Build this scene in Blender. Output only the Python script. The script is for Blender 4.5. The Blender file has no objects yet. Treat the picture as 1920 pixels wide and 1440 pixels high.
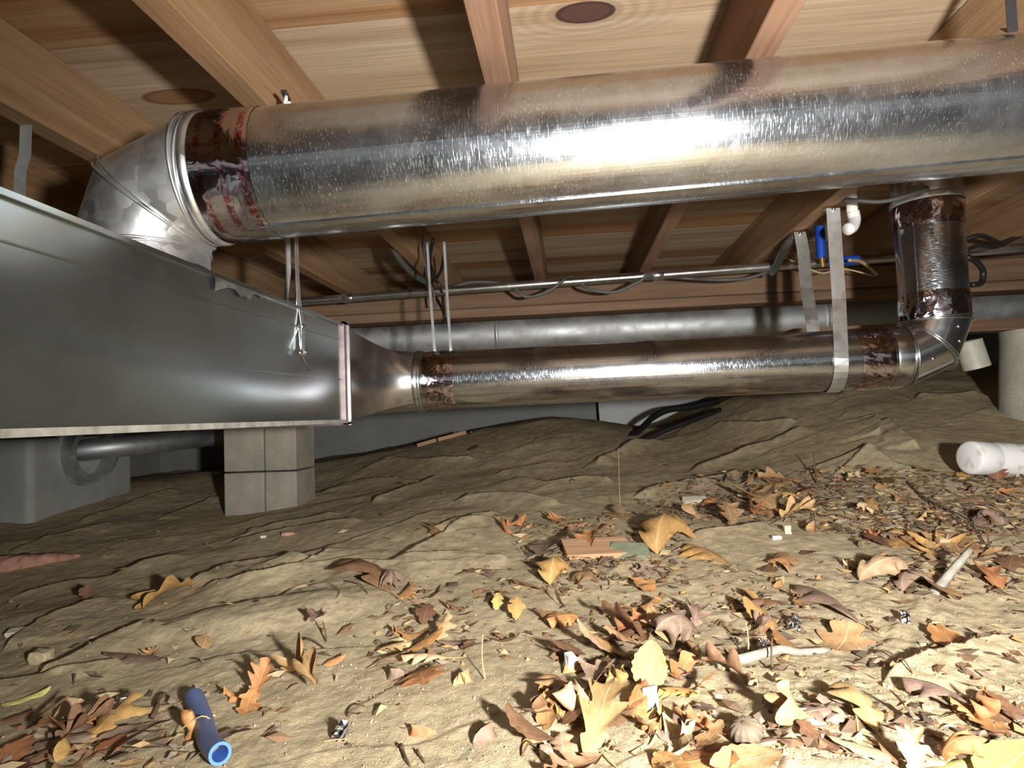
import bpy, math, random
import numpy as np
from mathutils import Vector, Matrix, Quaternion
rnd = random.Random(7)
SC = bpy.context.scene
COL = SC.collection
PI = math.pi

# ------------------------------------------------------------------ camera, world, lamp, exposure
F = 1200.0                                   # focal length in pixels of the 1920x1440 frame
CAM = np.array([0.0, 0.0, 0.4])              # lens height above the dirt
_y = np.array([106.0, -55.0, -F]); _y /= np.linalg.norm(_y)
_x = np.array([1.0, .042, .0864]); _x = _x - _y * _x.dot(_y); _x /= np.linalg.norm(_x)
_z = np.cross(_x, _y)
ROT = np.array([_x, _y, _z])
cam_data = bpy.data.cameras.new('camera')
cam_data.sensor_width = 36.0
cam_data.lens = F / 1920.0 * 36.0
cam_data.clip_start = .02
cam = bpy.data.objects.new('camera', cam_data)
COL.objects.link(cam)
m4 = Matrix([list(ROT[0]) + [CAM[0]], list(ROT[1]) + [CAM[1]], list(ROT[2]) + [CAM[2]], [0, 0, 0, 1]])
cam.matrix_world = m4
SC.camera = cam

world = bpy.data.worlds.new('world'); SC.world = world
world.use_nodes = True
world.node_tree.nodes['Background'].inputs[0].default_value = (1.0, .97, .93, 1)
world.node_tree.nodes['Background'].inputs[1].default_value = .12

ld = bpy.data.lights.new('work_light', 'SPOT')           # hand-held work light just right of the lens, shining forward
ld.energy = 104.0
ld.color = (1.0, .985, .95)
ld.shadow_soft_size = .032
ld.spot_size = math.radians(122); ld.spot_blend = .85
lo = bpy.data.objects.new('work_light', ld); COL.objects.link(lo)
lo.location = (.37, -.17, .415)
lo.rotation_euler = Vector((-.04, 1.0, -.05)).to_track_quat('-Z', 'Y').to_euler()

vs = SC.view_settings
vs.view_transform = 'Standard'; vs.look = 'None'; vs.gamma = 1.0; vs.use_curve_mapping = False
vs.exposure = 1.27
try:
    SC.cycles.use_denoising = True
    SC.cycles.max_bounces = 8
    SC.cycles.sample_clamp_indirect = 4.0
    SC.cycles.blur_glossy = .3
except Exception:
    pass

# ------------------------------------------------------------------ pixel -> place helpers
def ray(px, py): return ROT @ np.array([(px - 960) / F, (720 - py) / F, -1.0])
def at_y(px, py, y): r = ray(px, py); return CAM + r * (y / r[1])
def at_x(px, py, x): r = ray(px, py); return CAM + r * (x / r[0])
def at_z(px, py, z): r = ray(px, py); return CAM + r * ((z - CAM[2]) / r[2])

# ------------------------------------------------------------------ mesh helpers
class MB:
    def __init__(self): self.v = []; self.f = []; self.uv = []
    def add(self, vs_, fs, uvs=None):
        o = len(self.v)
        self.v += [tuple(p) for p in vs_]
        self.f += [tuple(i + o for i in f) for f in fs]
        self.uv += list(uvs) if uvs is not None else [(p[0], p[1]) for p in vs_]
    def box(self, c, s, q=None):
        x, y, z = [a / 2 for a in s]
        P = [Vector((a, b, d)) for a in (-x, x) for b in (-y, y) for d in (-z, z)]
        if q is not None: P = [q @ p for p in P]
        self.add([p + Vector(c) for p in P],
                 [(0, 1, 3, 2), (4, 6, 7, 5), (0, 4, 5, 1), (2, 3, 7, 6), (0, 2, 6, 4), (1, 5, 7, 3)])
    def tube(self, pts, r, seg=8, cap=True):
        pts = [Vector(p) for p in pts]
        n = len(pts)
        rs = r if isinstance(r, (list, tuple)) else [r] * n
        t0 = (pts[1] - pts[0]).normalized()
        u = t0.orthogonal().normalized()
        V = []; UV = []
        d = 0.0
        for i, p in enumerate(pts):
            t = (pts[min(i + 1, n - 1)] - pts[max(i - 1, 0)]).normalized()
            u = (u - t * u.dot(t)).normalized(); w = t.cross(u)
            if i: d += (pts[i] - pts[i - 1]).length
            for k in range(seg):
                a = 2 * PI * k / seg
                V.append(p + (u * math.cos(a) + w * math.sin(a)) * rs[i]); UV.append((a * rs[i], d))
        Fs = [(i * seg + k, i * seg + (k + 1) % seg, (i + 1) * seg + (k + 1) % seg, (i + 1) * seg + k) for i in range(n - 1) for k in range(seg)]
        if cap: Fs += [tuple(reversed(range(seg))), tuple(range((n - 1) * seg, n * seg))]
        self.add(V, Fs, UV)
    def ribbon(self, pts, w, th, side):
        """flat metal strap through pts, width w along the vector side, thickness th"""
        pts = [Vector(p) for p in pts]; n = len(pts); V = []
        for i, p in enumerate(pts):
            t = (pts[min(i + 1, n - 1)] - pts[max(i - 1, 0)]).normalized()
            s = Vector(side); s = (s - t * s.dot(t)).normalized(); nn = t.cross(s)
            for a, b in ((-1, -1), (1, -1), (1, 1), (-1, 1)):
                V.append(p + s * (a * w / 2) + nn * (b * th / 2))
        Fs = [(i * 4 + k, i * 4 + (k + 1) % 4, (i + 1) * 4 + (k + 1) % 4, (i + 1) * 4 + k) for i in range(n - 1) for k in range(4)]
        Fs += [(3, 2, 1, 0), tuple((n - 1) * 4 + k for k in range(4))]
        self.add(V, Fs)
    def lathe(self, prof, seg=64, jit=None):
        """profile of (r, z) about local Z; uv in metres (arc, length)"""
        V = []; UV = []; n = len(prof); d = 0
        for i, (r, z) in enumerate(prof):
            if i: d += math.hypot(prof[i][0] - prof[i - 1][0], prof[i][1] - prof[i - 1][1])
            for k in range(seg):
                a = 2 * PI * k / seg
                rr = r + (jit(a, z) if jit else 0)
                V.append((rr * math.cos(a), rr * math.sin(a), z)); UV.append((a * .1, d))
        Fs = [(i * seg + k, i * seg + (k + 1) % seg, (i + 1) * seg + (k + 1) % seg, (i + 1) * seg + k) for i in range(n - 1) for k in range(seg)]
        self.add(V, Fs, UV)
    def build(self, name, mat, parent=None, origin=(0, 0, 0), smooth=False, loc=None, quat=None, auto=None):
        me = bpy.data.meshes.new(name)
        o0 = Vector(origin)
        me.from_pydata([Vector(p) - o0 for p in self.v], [], self.f)
        ul = me.uv_layers.new(name='UVMap')
        idx = np.empty(len(me.loops), dtype=np.int32); me.loops.foreach_get('vertex_index', idx)
        ul.data.foreach_set('uv', np.array(self.uv, dtype=np.float32)[idx].ravel())
        if smooth:
            me.polygons.foreach_set('use_smooth', [True] * len(me.polygons))
            if auto is not None:
                try: me.set_sharp_from_angle(angle=math.radians(auto))
                except Exception: pass
        if mat: me.materials.append(mat)
        me.update()
        o = bpy.data.objects.new(name, me); COL.objects.link(o)
        if parent is not None: o.parent = parent
        if loc is not None: o.location = loc
        if quat is not None: o.rotation_mode = 'QUATERNION'; o.rotation_quaternion = quat
        return o

def tag(o, label=None, cat=None, group=None, kind=None):
    if label: o['label'] = label
    if cat: o['category'] = cat
    if group: o['group'] = group
    if kind: o['kind'] = kind
    return o
def thing(name, label, cat, loc, group=None):
    o = bpy.data.objects.new(name, None); COL.objects.link(o)
    o.empty_display_size = .02
    o.location = loc
    return tag(o, label, cat, group)
def zquat(d): return Vector(d).normalized().to_track_quat('Z', 'Y')

# ------------------------------------------------------------------ numpy value noise
def hash2(ix, iy, s):
    h = (ix.astype(np.int64) * 374761393 + iy.astype(np.int64) * 668265263 + s * 974634541) & 0xffffffff
    h = ((h ^ (h >> 13)) * 1274126177) & 0xffffffff
    return ((h ^ (h >> 16)) & 0xffff) / 65535.0
def vnoise(x, y, s=0):
    ix = np.floor(x); iy = np.floor(y); fx = x - ix; fy = y - iy
    fx = fx * fx * fx * (fx * (fx * 6 - 15) + 10); fy = fy * fy * fy * (fy * (fy * 6 - 15) + 10)
    a = hash2(ix, iy, s); b = hash2(ix + 1, iy, s); c = hash2(ix, iy + 1, s); d = hash2(ix + 1, iy + 1, s)
    return (a * (1 - fx) + b * fx) * (1 - fy) + (c * (1 - fx) + d * fx) * fy
def fbm(x, y, o=4, s=0):
    t = 0; a = .5
    for i in range(o):
        t = t + a * vnoise(x, y, s + i * 17); x = x * 2.03 + 7.1; y = y * 2.03 - 3.7; a *= .5
    return t
def sstep(a, b, x):
    t = np.clip((x - a) / (b - a), 0, 1); return t * t * (3 - 2 * t)

# ------------------------------------------------------------------ dirt height
def base_h(x, y):
    yy = np.minimum(np.maximum(y - 1.1, 0), 2.6)
    s = .07 * sstep(-1.6, .2, x) + .028 + .12 * sstep(.42, 1.3, x)
    return CAM[2] - .385 + s * yy - .035 * sstep(-.4, -1.4, x) + .07 * np.exp(-((x + 2.45) / .6) ** 2 - ((y - 3.3) / .9) ** 2) + .12 * sstep(2.85, 3.9, y) * sstep(-2.7, -1.2, x) * sstep(.7, -.3, x)
RIDGES = [  # dark-edged steps in the dirt, read off the photograph, laid on the ground plane
    ([(60, 1270), (130, 1243), (200, 1205), (300, 1168)], .014), ([(367, 1103), (500, 1087), (560, 1068), (633, 1027)], .013),
    ([(0, 1117), (127, 1088), (210, 1083), (273, 1060), (360, 1040)], .011), ([(343, 1100), (420, 1063), (517, 1048), (600, 1053)], .012),
    ([(0, 1227), (67, 1173), (217, 1117)], .010), ([(131, 986), (229, 954), (282, 931), (335, 915)], .014), ([(290, 975), (360, 950), (415, 930)], .013),
    ([(690, 945), (760, 920), (830, 890)], .02), ([(950, 895), (1030, 905), (1100, 895), (1160, 900)], .018), ([(1110, 870), (1180, 845), (1210, 828)], .02),
    ([(660, 905), (740, 900), (800, 905)], .015), ([(640, 1060), (735, 1058), (800, 1020), (870, 985), (930, 975)], .015), ([(740, 1055), (850, 1040), (960, 1050)], .012),
    ([(800, 1003), (860, 980), (940, 962)], .015), ([(1290, 1015), (1380, 1003), (1440, 990)], .014), ([(1650, 1285), (1750, 1250), (1830, 1224), (1920, 1210)], .018),
    ([(1330, 800), (1420, 796), (1500, 786)], .02), ([(1280, 880), (1390, 850), (1450, 830), (1520, 795)], .02), ([(1500, 885), (1570, 862), (1635, 845)], .012),
    ([(1560, 890), (1600, 868), (1635, 845)], .010), ([(1635, 845), (1670, 868), (1715, 884)], .008), ([(1640, 778), (1648, 800), (1655, 822)], .02),
    ([(1665, 785), (1690, 808), (1725, 845)], .02), ([(1720, 745), (1780, 752), (1840, 745)], .02), ([(450, 1000), (520, 985), (640, 960)], .012),
    ([(0, 1045), (100, 1010), (220, 985)], .008), ([(420, 1020), (560, 990), (690, 975)], .012), ([(860, 935), (960, 930), (1060, 945)], .016), ([(720, 860), (800, 868), (900, 858)], .02),
    ([(1180, 930), (1290, 905), (1400, 885)], .016), ([(520, 945), (600, 930), (660, 905)], .015),
]
def ground_pix(px, py, h=None, it=40):
    """where the sight line through a pixel meets the dirt"""
    h = h or base_h
    r = ray(px, py); lo_, hi_ = .3, 7.0
    for i in range(32):
        mid = (lo_ + hi_) / 2; p = CAM + r * mid
        if p[2] > float(h(np.array(p[0]), np.array(p[1]))): lo_ = mid
        else: hi_ = mid
    p = CAM + r * hi_
    return np.array([p[0], p[1], float(h(np.array(p[0]), np.array(p[1])))])
RPOLY = []
for pl, hh in RIDGES:
    RPOLY.append((np.array([ground_pix(*p)[:2] for p in pl]), hh))
RINGC = ground_pix(585, 1120)
MOUND = (ground_pix(430, 1160), ground_pix(560, 1140))
def height(x, y):
    x = np.asarray(x, float); y = np.asarray(y, float)
    b = base_h(x, y)
    amp = sstep(.2, 1.2, y) * .6 + .4
    b = b + amp * (.035 * (fbm(x * 1.8, y * 1.8, 3, 3) - .45) + .016 * (fbm(x * 6, y * 5, 3, 9) - .45))
    # shallow folds that rise towards the light and drop sharply behind
    wx = x + .16 * (fbm(x * 3, y * 3, 3, 21) - .5); wy = y + .2 * (fbm(x * 2.6 + 5, y * 2.6, 3, 31) - .5)
    for k, (ca, lam, A, s) in enumerate(((2.15, .19, .010, 41), (1.9, .12, .006, 53), (2.5, .27, .012, 61))):
        t = (wx * math.cos(ca) + wy * math.sin(ca)) / lam
        n = np.floor(t); f = t - n
        on = sstep(.45, .7, fbm(x * 2.4 + n * 3.7, y * 2.4 - n * 1.9, 2, s)) * (1 - .75 * sstep(.1, .7, x) * sstep(1.5, 1.1, y))
        b = b + 1.35 * A * on * (np.power(f, 1.6) * sstep(1.0, .93, f))
    for P, hh in RPOLY:
        if x.size < 8 and (x.max() < P[:, 0].min() - .35 or x.min() > P[:, 0].max() + .35 or y.max() < P[:, 1].min() - .35 or y.min() > P[:, 1].max() + .35): continue
        best = np.full(x.shape, 9.0); sg = np.zeros(x.shape); along = np.zeros(x.shape)
        nseg = len(P) - 1
        for i in range(nseg):
            a, c = P[i], P[i + 1]; d = c - a; L = math.hypot(*d); d = d / L
            rx = x - a[0] + .010 * (vnoise(x * 30, y * 30, 71) - .5); ry = y - a[1] + .010 * (vnoise(x * 30 + 9, y * 30, 72) - .5)
            t = np.clip(rx * d[0] + ry * d[1], 0, L)
            ex = rx - t * d[0]; ey = ry - t * d[1]
            dist = np.hypot(ex, ey)
            near = dist < best
            best = np.where(near, dist, best)
            sg = np.where(near, ex * d[1] - ey * d[0], sg); along = np.where(near, (i + t / L) / nseg, along)
        ends = sstep(0, .12, along) * sstep(1, .88, along)
        prof = np.where(sg > 0, np.exp(-np.abs(best) / .07), np.clip(1 - best / .004, 0, 1))
        b = b + 1.25 * hh * ends * prof
    # swept-smooth mound with a half-buried hoop on it
    u = MOUND[1][:2] - MOUND[0][:2]; L = np.hypot(*u); u = u / L
    rx = x - (MOUND[0][0] + MOUND[1][0]) / 2; ry = y - (MOUND[0][1] + MOUND[1][1]) / 2
    a = rx * u[0] + ry * u[1]; c = -rx * u[1] + ry * u[0]
    e = np.sqrt((a / .24) ** 2 + (c / .11) ** 2)
    b = b + .018 * sstep(1.15, .35, e)
    rough = sstep(.0, .35, x) * sstep(1.9, 1.2, y)
    b = b + (.0025 + .005 * rough) * (fbm(x * 38, y * 38, 3, 81) - .45) + .0014 * rough * (vnoise(x * 130, y * 130, 91) - .5) + .0012 * (vnoise(x * 90, y * 60, 95) - .5)
    return b
def ground_many(pts):
    R = np.array([ray(*p) for p in pts]); lo_ = np.full(len(R), .3); hi_ = np.full(len(R), 7.0)
    for i in range(40):
        mid = (lo_ + hi_) / 2; p = CAM + R * mid[:, None]; up = p[:, 2] > base_h(p[:, 0], p[:, 1])
        lo_ = np.where(up, mid, lo_); hi_ = np.where(up, hi_, mid)
    return CAM + R * hi_[:, None]
def hz(x, y): return float(height(np.array([x]), np.array([y]))[0])
def gp(px, py):
    p = ground_pix(px, py)
    for _ in range(2):
        dh = hz(p[0], p[1]) - float(base_h(np.array(p[0]), np.array(p[1])))
        p = ground_pix(px, py, lambda x, y: base_h(x, y) + dh)
    return np.array([p[0], p[1], hz(p[0], p[1])])

def gpf(px, py, yfar=3.7):
    p = gp(px, py)
    if p[1] > 4.4: p = at_y(px, py, yfar); p[2] = hz(p[0], p[1])
    return p
# ------------------------------------------------------------------ materials
def new_mat(name):
    m = bpy.data.materials.new(name); m.use_nodes = True
    nt = m.node_tree; b = nt.nodes['Principled BSDF']
    return m, nt, b
def N(nt, t, **kw):
    n = nt.nodes.new(t)
    for k, v in kw.items(): setattr(n, k, v)
    return n
def ramp(nt, stops, fac=None, interp='LINEAR'):
    r = N(nt, 'ShaderNodeValToRGB'); cr = r.color_ramp; cr.interpolation = interp
    while len(cr.elements) < len(stops): cr.elements.new(.5)
    for e, (p, c) in zip(cr.elements, stops):
        e.position = p; e.color = (c[0], c[1], c[2], 1) if hasattr(c, '__len__') else (c, c, c, 1)
    if fac is not None: nt.links.new(fac, r.inputs[0])
    return r
def noise(nt, vec, scale, detail=4, rough=.55, dist=0):
    n = N(nt, 'ShaderNodeTexNoise'); n.inputs['Scale'].default_value = scale; n.inputs['Detail'].default_value = detail
    n.inputs['Roughness'].default_value = rough; n.inputs['Distortion'].default_value = dist
    if vec is not None: nt.links.new(vec, n.inputs['Vector'])
    return n
def mapping(nt, vec, scale=(1, 1, 1), loc=(0, 0, 0), rot=(0, 0, 0)):
    m = N(nt, 'ShaderNodeMapping'); m.inputs['Scale'].default_value = scale; m.inputs['Location'].default_value = loc; m.inputs['Rotation'].default_value = rot
    nt.links.new(vec, m.inputs['Vector']); return m
def mixc(nt, fac, a, b, mode='MIX'):
    m = N(nt, 'ShaderNodeMix', data_type='RGBA', blend_type=mode)
    for sock, v in ((m.inputs[0], fac), (m.inputs[6], a), (m.inputs[7], b)):
        if hasattr(v, 'is_linked') or hasattr(v, 'links'): nt.links.new(v, sock)
        elif hasattr(v, '__len__'): sock.default_value = (v[0], v[1], v[2], 1)
        else: sock.default_value = v
    return m.outputs[2]
def math_(nt, op, a, b=None, clamp=False):
    m = N(nt, 'ShaderNodeMath', operation=op, use_clamp=clamp)
    for i, v in enumerate((a, b)):
        if v is None: continue
        if hasattr(v, 'links'): nt.links.new(v, m.inputs[i])
        else: m.inputs[i].default_value = v
    return m.outputs[0]
def bump(nt, h, b, strength=.3, dist=.01):
    n = N(nt, 'ShaderNodeBump'); n.inputs['Strength'].default_value = strength; n.inputs['Distance'].default_value = dist
    nt.links.new(h, n.inputs['Height']); nt.links.new(n.outputs[0], b.inputs['Normal'])

def plain(name, col, rough=.6, metal=0.0, var=.12, scale=30):
    m, nt, b = new_mat(name)
    tc = N(nt, 'ShaderNodeTexCoord')
    n = noise(nt, tc.outputs['Object'], scale)
    r = ramp(nt, [(.3, [c * (1 - var) for c in col]), (.7, [min(1, c * (1 + var)) for c in col])], n.outputs[0])
    nt.links.new(r.outputs[0], b.inputs['Base Color'])
    b.inputs['Roughness'].default_value = rough; b.inputs['Metallic'].default_value = metal
    return m

def galvanized(name, col=(.53, .545, .56), rough=.2, aniso=.45, specks=.5, dust=.15, tangent='RADIAL', spangle=.10, rot=0.0, flakes=True, coat=0.0):
    """zinc-coated sheet: spangled roughness, fine cross scratches, settled dust specks"""
    m, nt, b = new_mat(name)
    uv = N(nt, 'ShaderNodeUVMap'); tc = N(nt, 'ShaderNodeTexCoord')
    vo = N(nt, 'ShaderNodeTexVoronoi'); vo.inputs['Scale'].default_value = 55
    nt.links.new(tc.outputs['Object'], vo.inputs['Vector'])
    sp = N(nt, 'ShaderNodeRGBToBW'); nt.links.new(vo.outputs['Color'], sp.inputs[0])
    big = noise(nt, tc.outputs['Object'], 5, 5, .6)
    scr = noise(nt, mapping(nt, uv.outputs[0], (60, 420, 1)).outputs[0], 1, 3, .6)
    rg = math_(nt, 'ADD', rough - .05, math_(nt, 'MULTIPLY', sp.outputs[0], spangle))
    rg = math_(nt, 'ADD', rg, math_(nt, 'MULTIPLY', ramp(nt, [(.45, 0), (.75, 1)], big.outputs[0]).outputs[0], dust * .7))
    scm = ramp(nt, [(.55, 0), (.72, 1)], scr.outputs[0]).outputs[0]
    if not tangent: scm = math_(nt, 'MULTIPLY', scm, .0)
    rg = math_(nt, 'ADD', rg, math_(nt, 'MULTIPLY', scm, .12), True)
    nt.links.new(rg, b.inputs['Roughness'])
    # specks of dust and lime
    s1 = noise(nt, mapping(nt, uv.outputs[0], (150, 620, 1)).outputs[0], 1, 2, .5)
    s2 = noise(nt, tc.outputs['Object'], 9, 3)
    spk = math_(nt, 'MULTIPLY', ramp(nt, [(.62, 0), (.69, 1)], s1.outputs[0]).outputs[0], ramp(nt, [(.38, 0), (.62, 1)], s2.outputs[0]).outputs[0])
    film = math_(nt, 'MULTIPLY', ramp(nt, [(.4, 0), (.75, 1)], noise(nt, tc.outputs['Object'], 3.3, 5, .65).outputs[0]).outputs[0], dust)
    cov = math_(nt, 'MAXIMUM', math_(nt, 'MULTIPLY', spk, specks), film, True)
    fk = .07 if flakes else .0
    base = mixc(nt, sp.outputs[0], [c * (1 - fk) for c in col], [min(1, c * (1 + fk)) for c in col])
    nt.links.new(mixc(nt, cov, base, (.50, .48, .44)), b.inputs['Base Color'])
    nt.links.new(math_(nt, 'SUBTRACT', 1.0, math_(nt, 'MULTIPLY', cov, .85)), b.inputs['Metallic'])
    b.inputs['Anisotropic'].default_value = aniso
    b.inputs['Coat Weight'].default_value = coat; b.inputs['Coat Roughness'].default_value = .08; b.inputs['Coat IOR'].default_value = 2.2
    b.inputs['Anisotropic Rotation'].default_value = rot
    if tangent:
        tg = N(nt, 'ShaderNodeTangent', direction_type='RADIAL', axis='Z'); nt.links.new(tg.outputs[0], b.inputs['Tangent'])
    hb = math_(nt, 'ADD', math_(nt, 'MULTIPLY', sp.outputs[0], .25 if flakes else 0.0), scm)
    if tangent:
        roll = noise(nt, mapping(nt, uv.outputs[0], (170, 1.6, 1)).outputs[0], 1, 3, .6)
        hb = math_(nt, 'ADD', hb, math_(nt, 'MULTIPLY', roll.outputs[0], 2.2))
    bump(nt, hb, b, .10 if tangent else .04, .002)
    return m

def wood(name, axis, cols, knots=(), rough=.75, fine=1.0, rnd_hue=.5):
    """sawn softwood; axis = index of the grain direction in object space; knots = (x, y, z, rx, ry) dark ovals in the board"""
    m, nt, b = new_mat(name)
    tc = N(nt, 'ShaderNodeTexCoord'); oi = N(nt, 'ShaderNodeObjectInfo')
    off = N(nt, 'ShaderNodeVectorMath', operation='SCALE'); off.inputs[0].default_value = (37, 53, 71); nt.links.new(oi.outputs['Random'], off.inputs['Scale'])
    add = N(nt, 'ShaderNodeVectorMath', operation='ADD'); nt.links.new(tc.outputs['Object'], add.inputs[0]); nt.links.new(off.outputs[0], add.inputs[1])
    s1 = [22, 22, 22]; s1[axis] = .9
    s2 = [160, 160, 160]; s2[axis] = 5
    s3 = [4.5, 4.5, 4.5]; s3[axis] = .6
    g1 = noise(nt, mapping(nt, add.outputs[0], s1).outputs[0], 1, 5, .6, .6)
    g2 = noise(nt, mapping(nt, add.outputs[0], s2).outputs[0], 1, 3, .6)
    g3 = noise(nt, mapping(nt, add.outputs[0], s3).outputs[0], 1, 3, .5)
    f = math_(nt, 'ADD', math_(nt, 'MULTIPLY', g1.outputs[0], .62), math_(nt, 'MULTIPLY', g3.outputs[0], .38))
    c = ramp(nt, [(.30, cols[0]), (.48, cols[1]), (.66, cols[2])], f).outputs[0]
    fine_c = ramp(nt, [(.35, .72), (.6, 1.05)], g2.outputs[0]).outputs[0]
    c = mixc(nt, .55 * fine, c, mixc(nt, 1.0, c, fine_c, 'MULTIPLY'))
    hs = N(nt, 'ShaderNodeHueSaturation')
    nt.links.new(math_(nt, 'ADD', 1 - .22 * rnd_hue, math_(nt, 'MULTIPLY', oi.outputs['Random'], .44 * rnd_hue)), hs.inputs['Value'])
    nt.links.new(c, hs.inputs['Color']); c = hs.outputs[0]
    for (kx, ky, rx, ry, kc, rings) in knots:
        mp = mapping(nt, tc.outputs['Object'], (1 / rx, 1 / ry, 0), (-kx / rx, -ky / ry, 0))
        ln = N(nt, 'ShaderNodeVectorMath', operation='LENGTH'); nt.links.new(mp.outputs[0], ln.inputs[0])
        wob = math_(nt, 'ADD', ln.outputs['Value'], math_(nt, 'MULTIPLY', math_(nt, 'SUBTRACT', g3.outputs[0], .5), .35))
        if rings:
            w = math_(nt, 'SINE', math_(nt, 'MULTIPLY', wob, 13.0))
            halo = math_(nt, 'MULTIPLY', ramp(nt, [(1.0 / 4, 1), (.9, 0)], math_(nt, 'MULTIPLY', wob, .25)).outputs[0], math_(nt, 'MULTIPLY', math_(nt, 'ADD', w, 1.0), .2))
            c = mixc(nt, halo, c, [q * .45 for q in cols[1]])
        k = ramp(nt, [(.92, 1), (1.0, 0)], wob).outputs[0]
        edge = ramp(nt, [(.72, 0), (.86, 1), (1.0, 0)], wob).outputs[0]
        c = mixc(nt, k, c, kc); c = mixc(nt, math_(nt, 'MULTIPLY', edge, .6), c, [q * .4 for q in kc])
    nt.links.new(c, b.inputs['Base Color'])
    b.inputs['Roughness'].default_value = rough
    b.inputs['Specular IOR Level'].default_value = .25
    bump(nt, math_(nt, 'ADD', g2.outputs[0], g1.outputs[0]), b, .25, .002)
    return m

def foil(name, print_amt=.9, stripes=3.0):
    """aluminium foil tape with rows of red print running round the pipe, too worn to read"""
    m, nt, b = new_mat(name)
    uv = N(nt, 'ShaderNodeUVMap'); sx = N(nt, 'ShaderNodeSeparateXYZ'); nt.links.new(uv.outputs[0], sx.inputs[0])
    rows = math_(nt, 'FRACT', math_(nt, 'MULTIPLY', sx.outputs['Y'], stripes))
    row = ramp(nt, [(.30, 0), (.34, 1), (.62, 1), (.66, 0)], rows).outputs[0]
    gl = noise(nt, mapping(nt, uv.outputs[0], (150, stripes * 3.1, 1)).outputs[0], 1, 2, .5)
    gl2 = noise(nt, mapping(nt, uv.outputs[0], (14, 1.2, 1)).outputs[0], 1, 1, .5)
    ink = math_(nt, 'MULTIPLY', math_(nt, 'MULTIPLY', row, ramp(nt, [(.44, 0), (.5, 1)], gl.outputs[0]).outputs[0]), ramp(nt, [(.40, 0), (.48, 1)], gl2.outputs[0]).outputs[0])
    ink = math_(nt, 'MULTIPLY', ink, print_amt)
    tc = N(nt, 'ShaderNodeTexCoord')
    cr = noise(nt, tc.outputs['Object'], 42, 2, .5, .8)
    nt.links.new(mixc(nt, ink, (.56, .505, .56), (.40, .055, .10)), b.inputs['Base Color'])
    b.inputs['Metallic'].default_value = 1.0
    b.inputs['Roughness'].default_value = .11
    bump(nt, cr.outputs[0], b, .22, .006)
    return m

MGALV = galvanized('bright_galvanized', (.395, .42, .455), rough=.215, aniso=.4, coat=.4, specks=.38, dust=.10, spangle=.06, rot=.0)
MGALV2 = galvanized('new_galvanized', (.45, .48, .52), rough=.20, aniso=.4, coat=.5, specks=.05, dust=.03, spangle=.04, rot=.0)
MELB = galvanized('elbow_galvanized', (.60, .61, .62), rough=.27, aniso=0, specks=.2, dust=.22, tangent=None, spangle=.2)
MELB2 = galvanized('shiny_elbow_galvanized', (.52, .54, .57), rough=.24, aniso=0, coat=.6, specks=.08, dust=.03, tangent=None, spangle=.05)
MTRUNK = galvanized('dull_galvanized', (.47, .525, .53), rough=.29, aniso=0, specks=.0, dust=.06, tangent=None, spangle=.0, flakes=False)
MTRANS = galvanized('transition_galvanized', (.60, .60, .60), rough=.25, aniso=0, specks=.05, dust=.06, tangent=None, spangle=.0, flakes=False)
MSTRAP = galvanized('strap_galvanized', (.66, .67, .67), rough=.38, aniso=0, specks=.1, dust=.35, tangent=None, spangle=.05)
MCOND = galvanized('conduit_zinc', (.58, .58, .57), rough=.25, aniso=0, specks=.1, dust=.15, tangent=None, spangle=.03)
MOLD = galvanized('old_zinc', (.47, .48, .49), rough=.52, aniso=0, specks=.1, dust=.5, tangent=None, spangle=.05)
MFOIL = foil('foil_tape_printed', .8, 33)
MFOIL2 = foil('foil_tape_crumpled', .28, 45)
MSCREW = plain('screw_steel', (.72, .72, .74), .18, 1.0, .05)
KN = (.085, .040, .032)
W_DECK = wood('deck_pine', 0, ((0.182, 0.100, 0.049), (0.356, 0.252, 0.159), (0.454, 0.357, 0.256)))
W_DECKO = wood('deck_pine_orange', 0, ((0.148, 0.063, 0.024), (0.289, 0.155, 0.071), (0.370, 0.237, 0.133)))
W_JOIST = wood('joist_pine', 1, ((0.137, 0.066, 0.029), (0.260, 0.151, 0.077), (0.322, 0.212, 0.118)), rnd_hue=.35)
W_JOISTR = wood('joist_reddish', 1, ((0.133, 0.069, 0.041), (0.211, 0.117, 0.072), (0.265, 0.160, 0.101)), rnd_hue=.2)
W_BEAM = wood('beam_fir', 0, ((0.081, 0.039, 0.020), (0.174, 0.103, 0.062), (0.222, 0.146, 0.089)), rnd_hue=.2)
W_SCRAP = wood('scrap_cedar', 0, ((0.273, 0.140, 0.068), (0.504, 0.302, 0.167), (0.609, 0.410, 0.259)), rnd_hue=.2)
MBLACK = plain('black_rubber', (.015, .015, .016), .45)
MWHITE = plain('white_pvc', (.74, .73, .70), .32, 0, .06, 9)
MBLUE = plain('blue_pex', (.13, .165, .32), .45, 0, .12, 40)
MBLUE_IN = plain('blue_pex_cut', (.10, .24, .70), .35, 0, .05)
MBLUE_B = plain('blue_plastic', (.01, .06, .36), .35)
MBONE = plain('white_scrap', (.60, .58, .54), .6, 0, .08)
MGREYSTONE = plain('grey_stone', (.30, .28, .23), .8, 0, .25, 60)
MCHALK = plain('chalk_chip', (.52, .49, .38), .85, 0, .25, 120)
MGLASSY = plain('green_slate', (.19, .21, .14), .5, 0, .2, 60)
MTWIG = plain('twig_bark', (.11, .062, .035), .85, 0, .35, 60)
MSTRAW = plain('dry_straw', (.52, .35, .16), .7, 0, .2, 60)
MPINK = plain('pink_glasswool', (.42, .215, .155), .95, 0, .4, 26)
MWALL = plain('grey_painted_wall', (.31, .305, .29), .8, 0, .1, 6)
MBOARD = plain('white_foam_board', (.66, .67, .66), .7, 0, .05, 8)
MCABLE = plain('grey_cable', (.07, .068, .062), .55)
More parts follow.
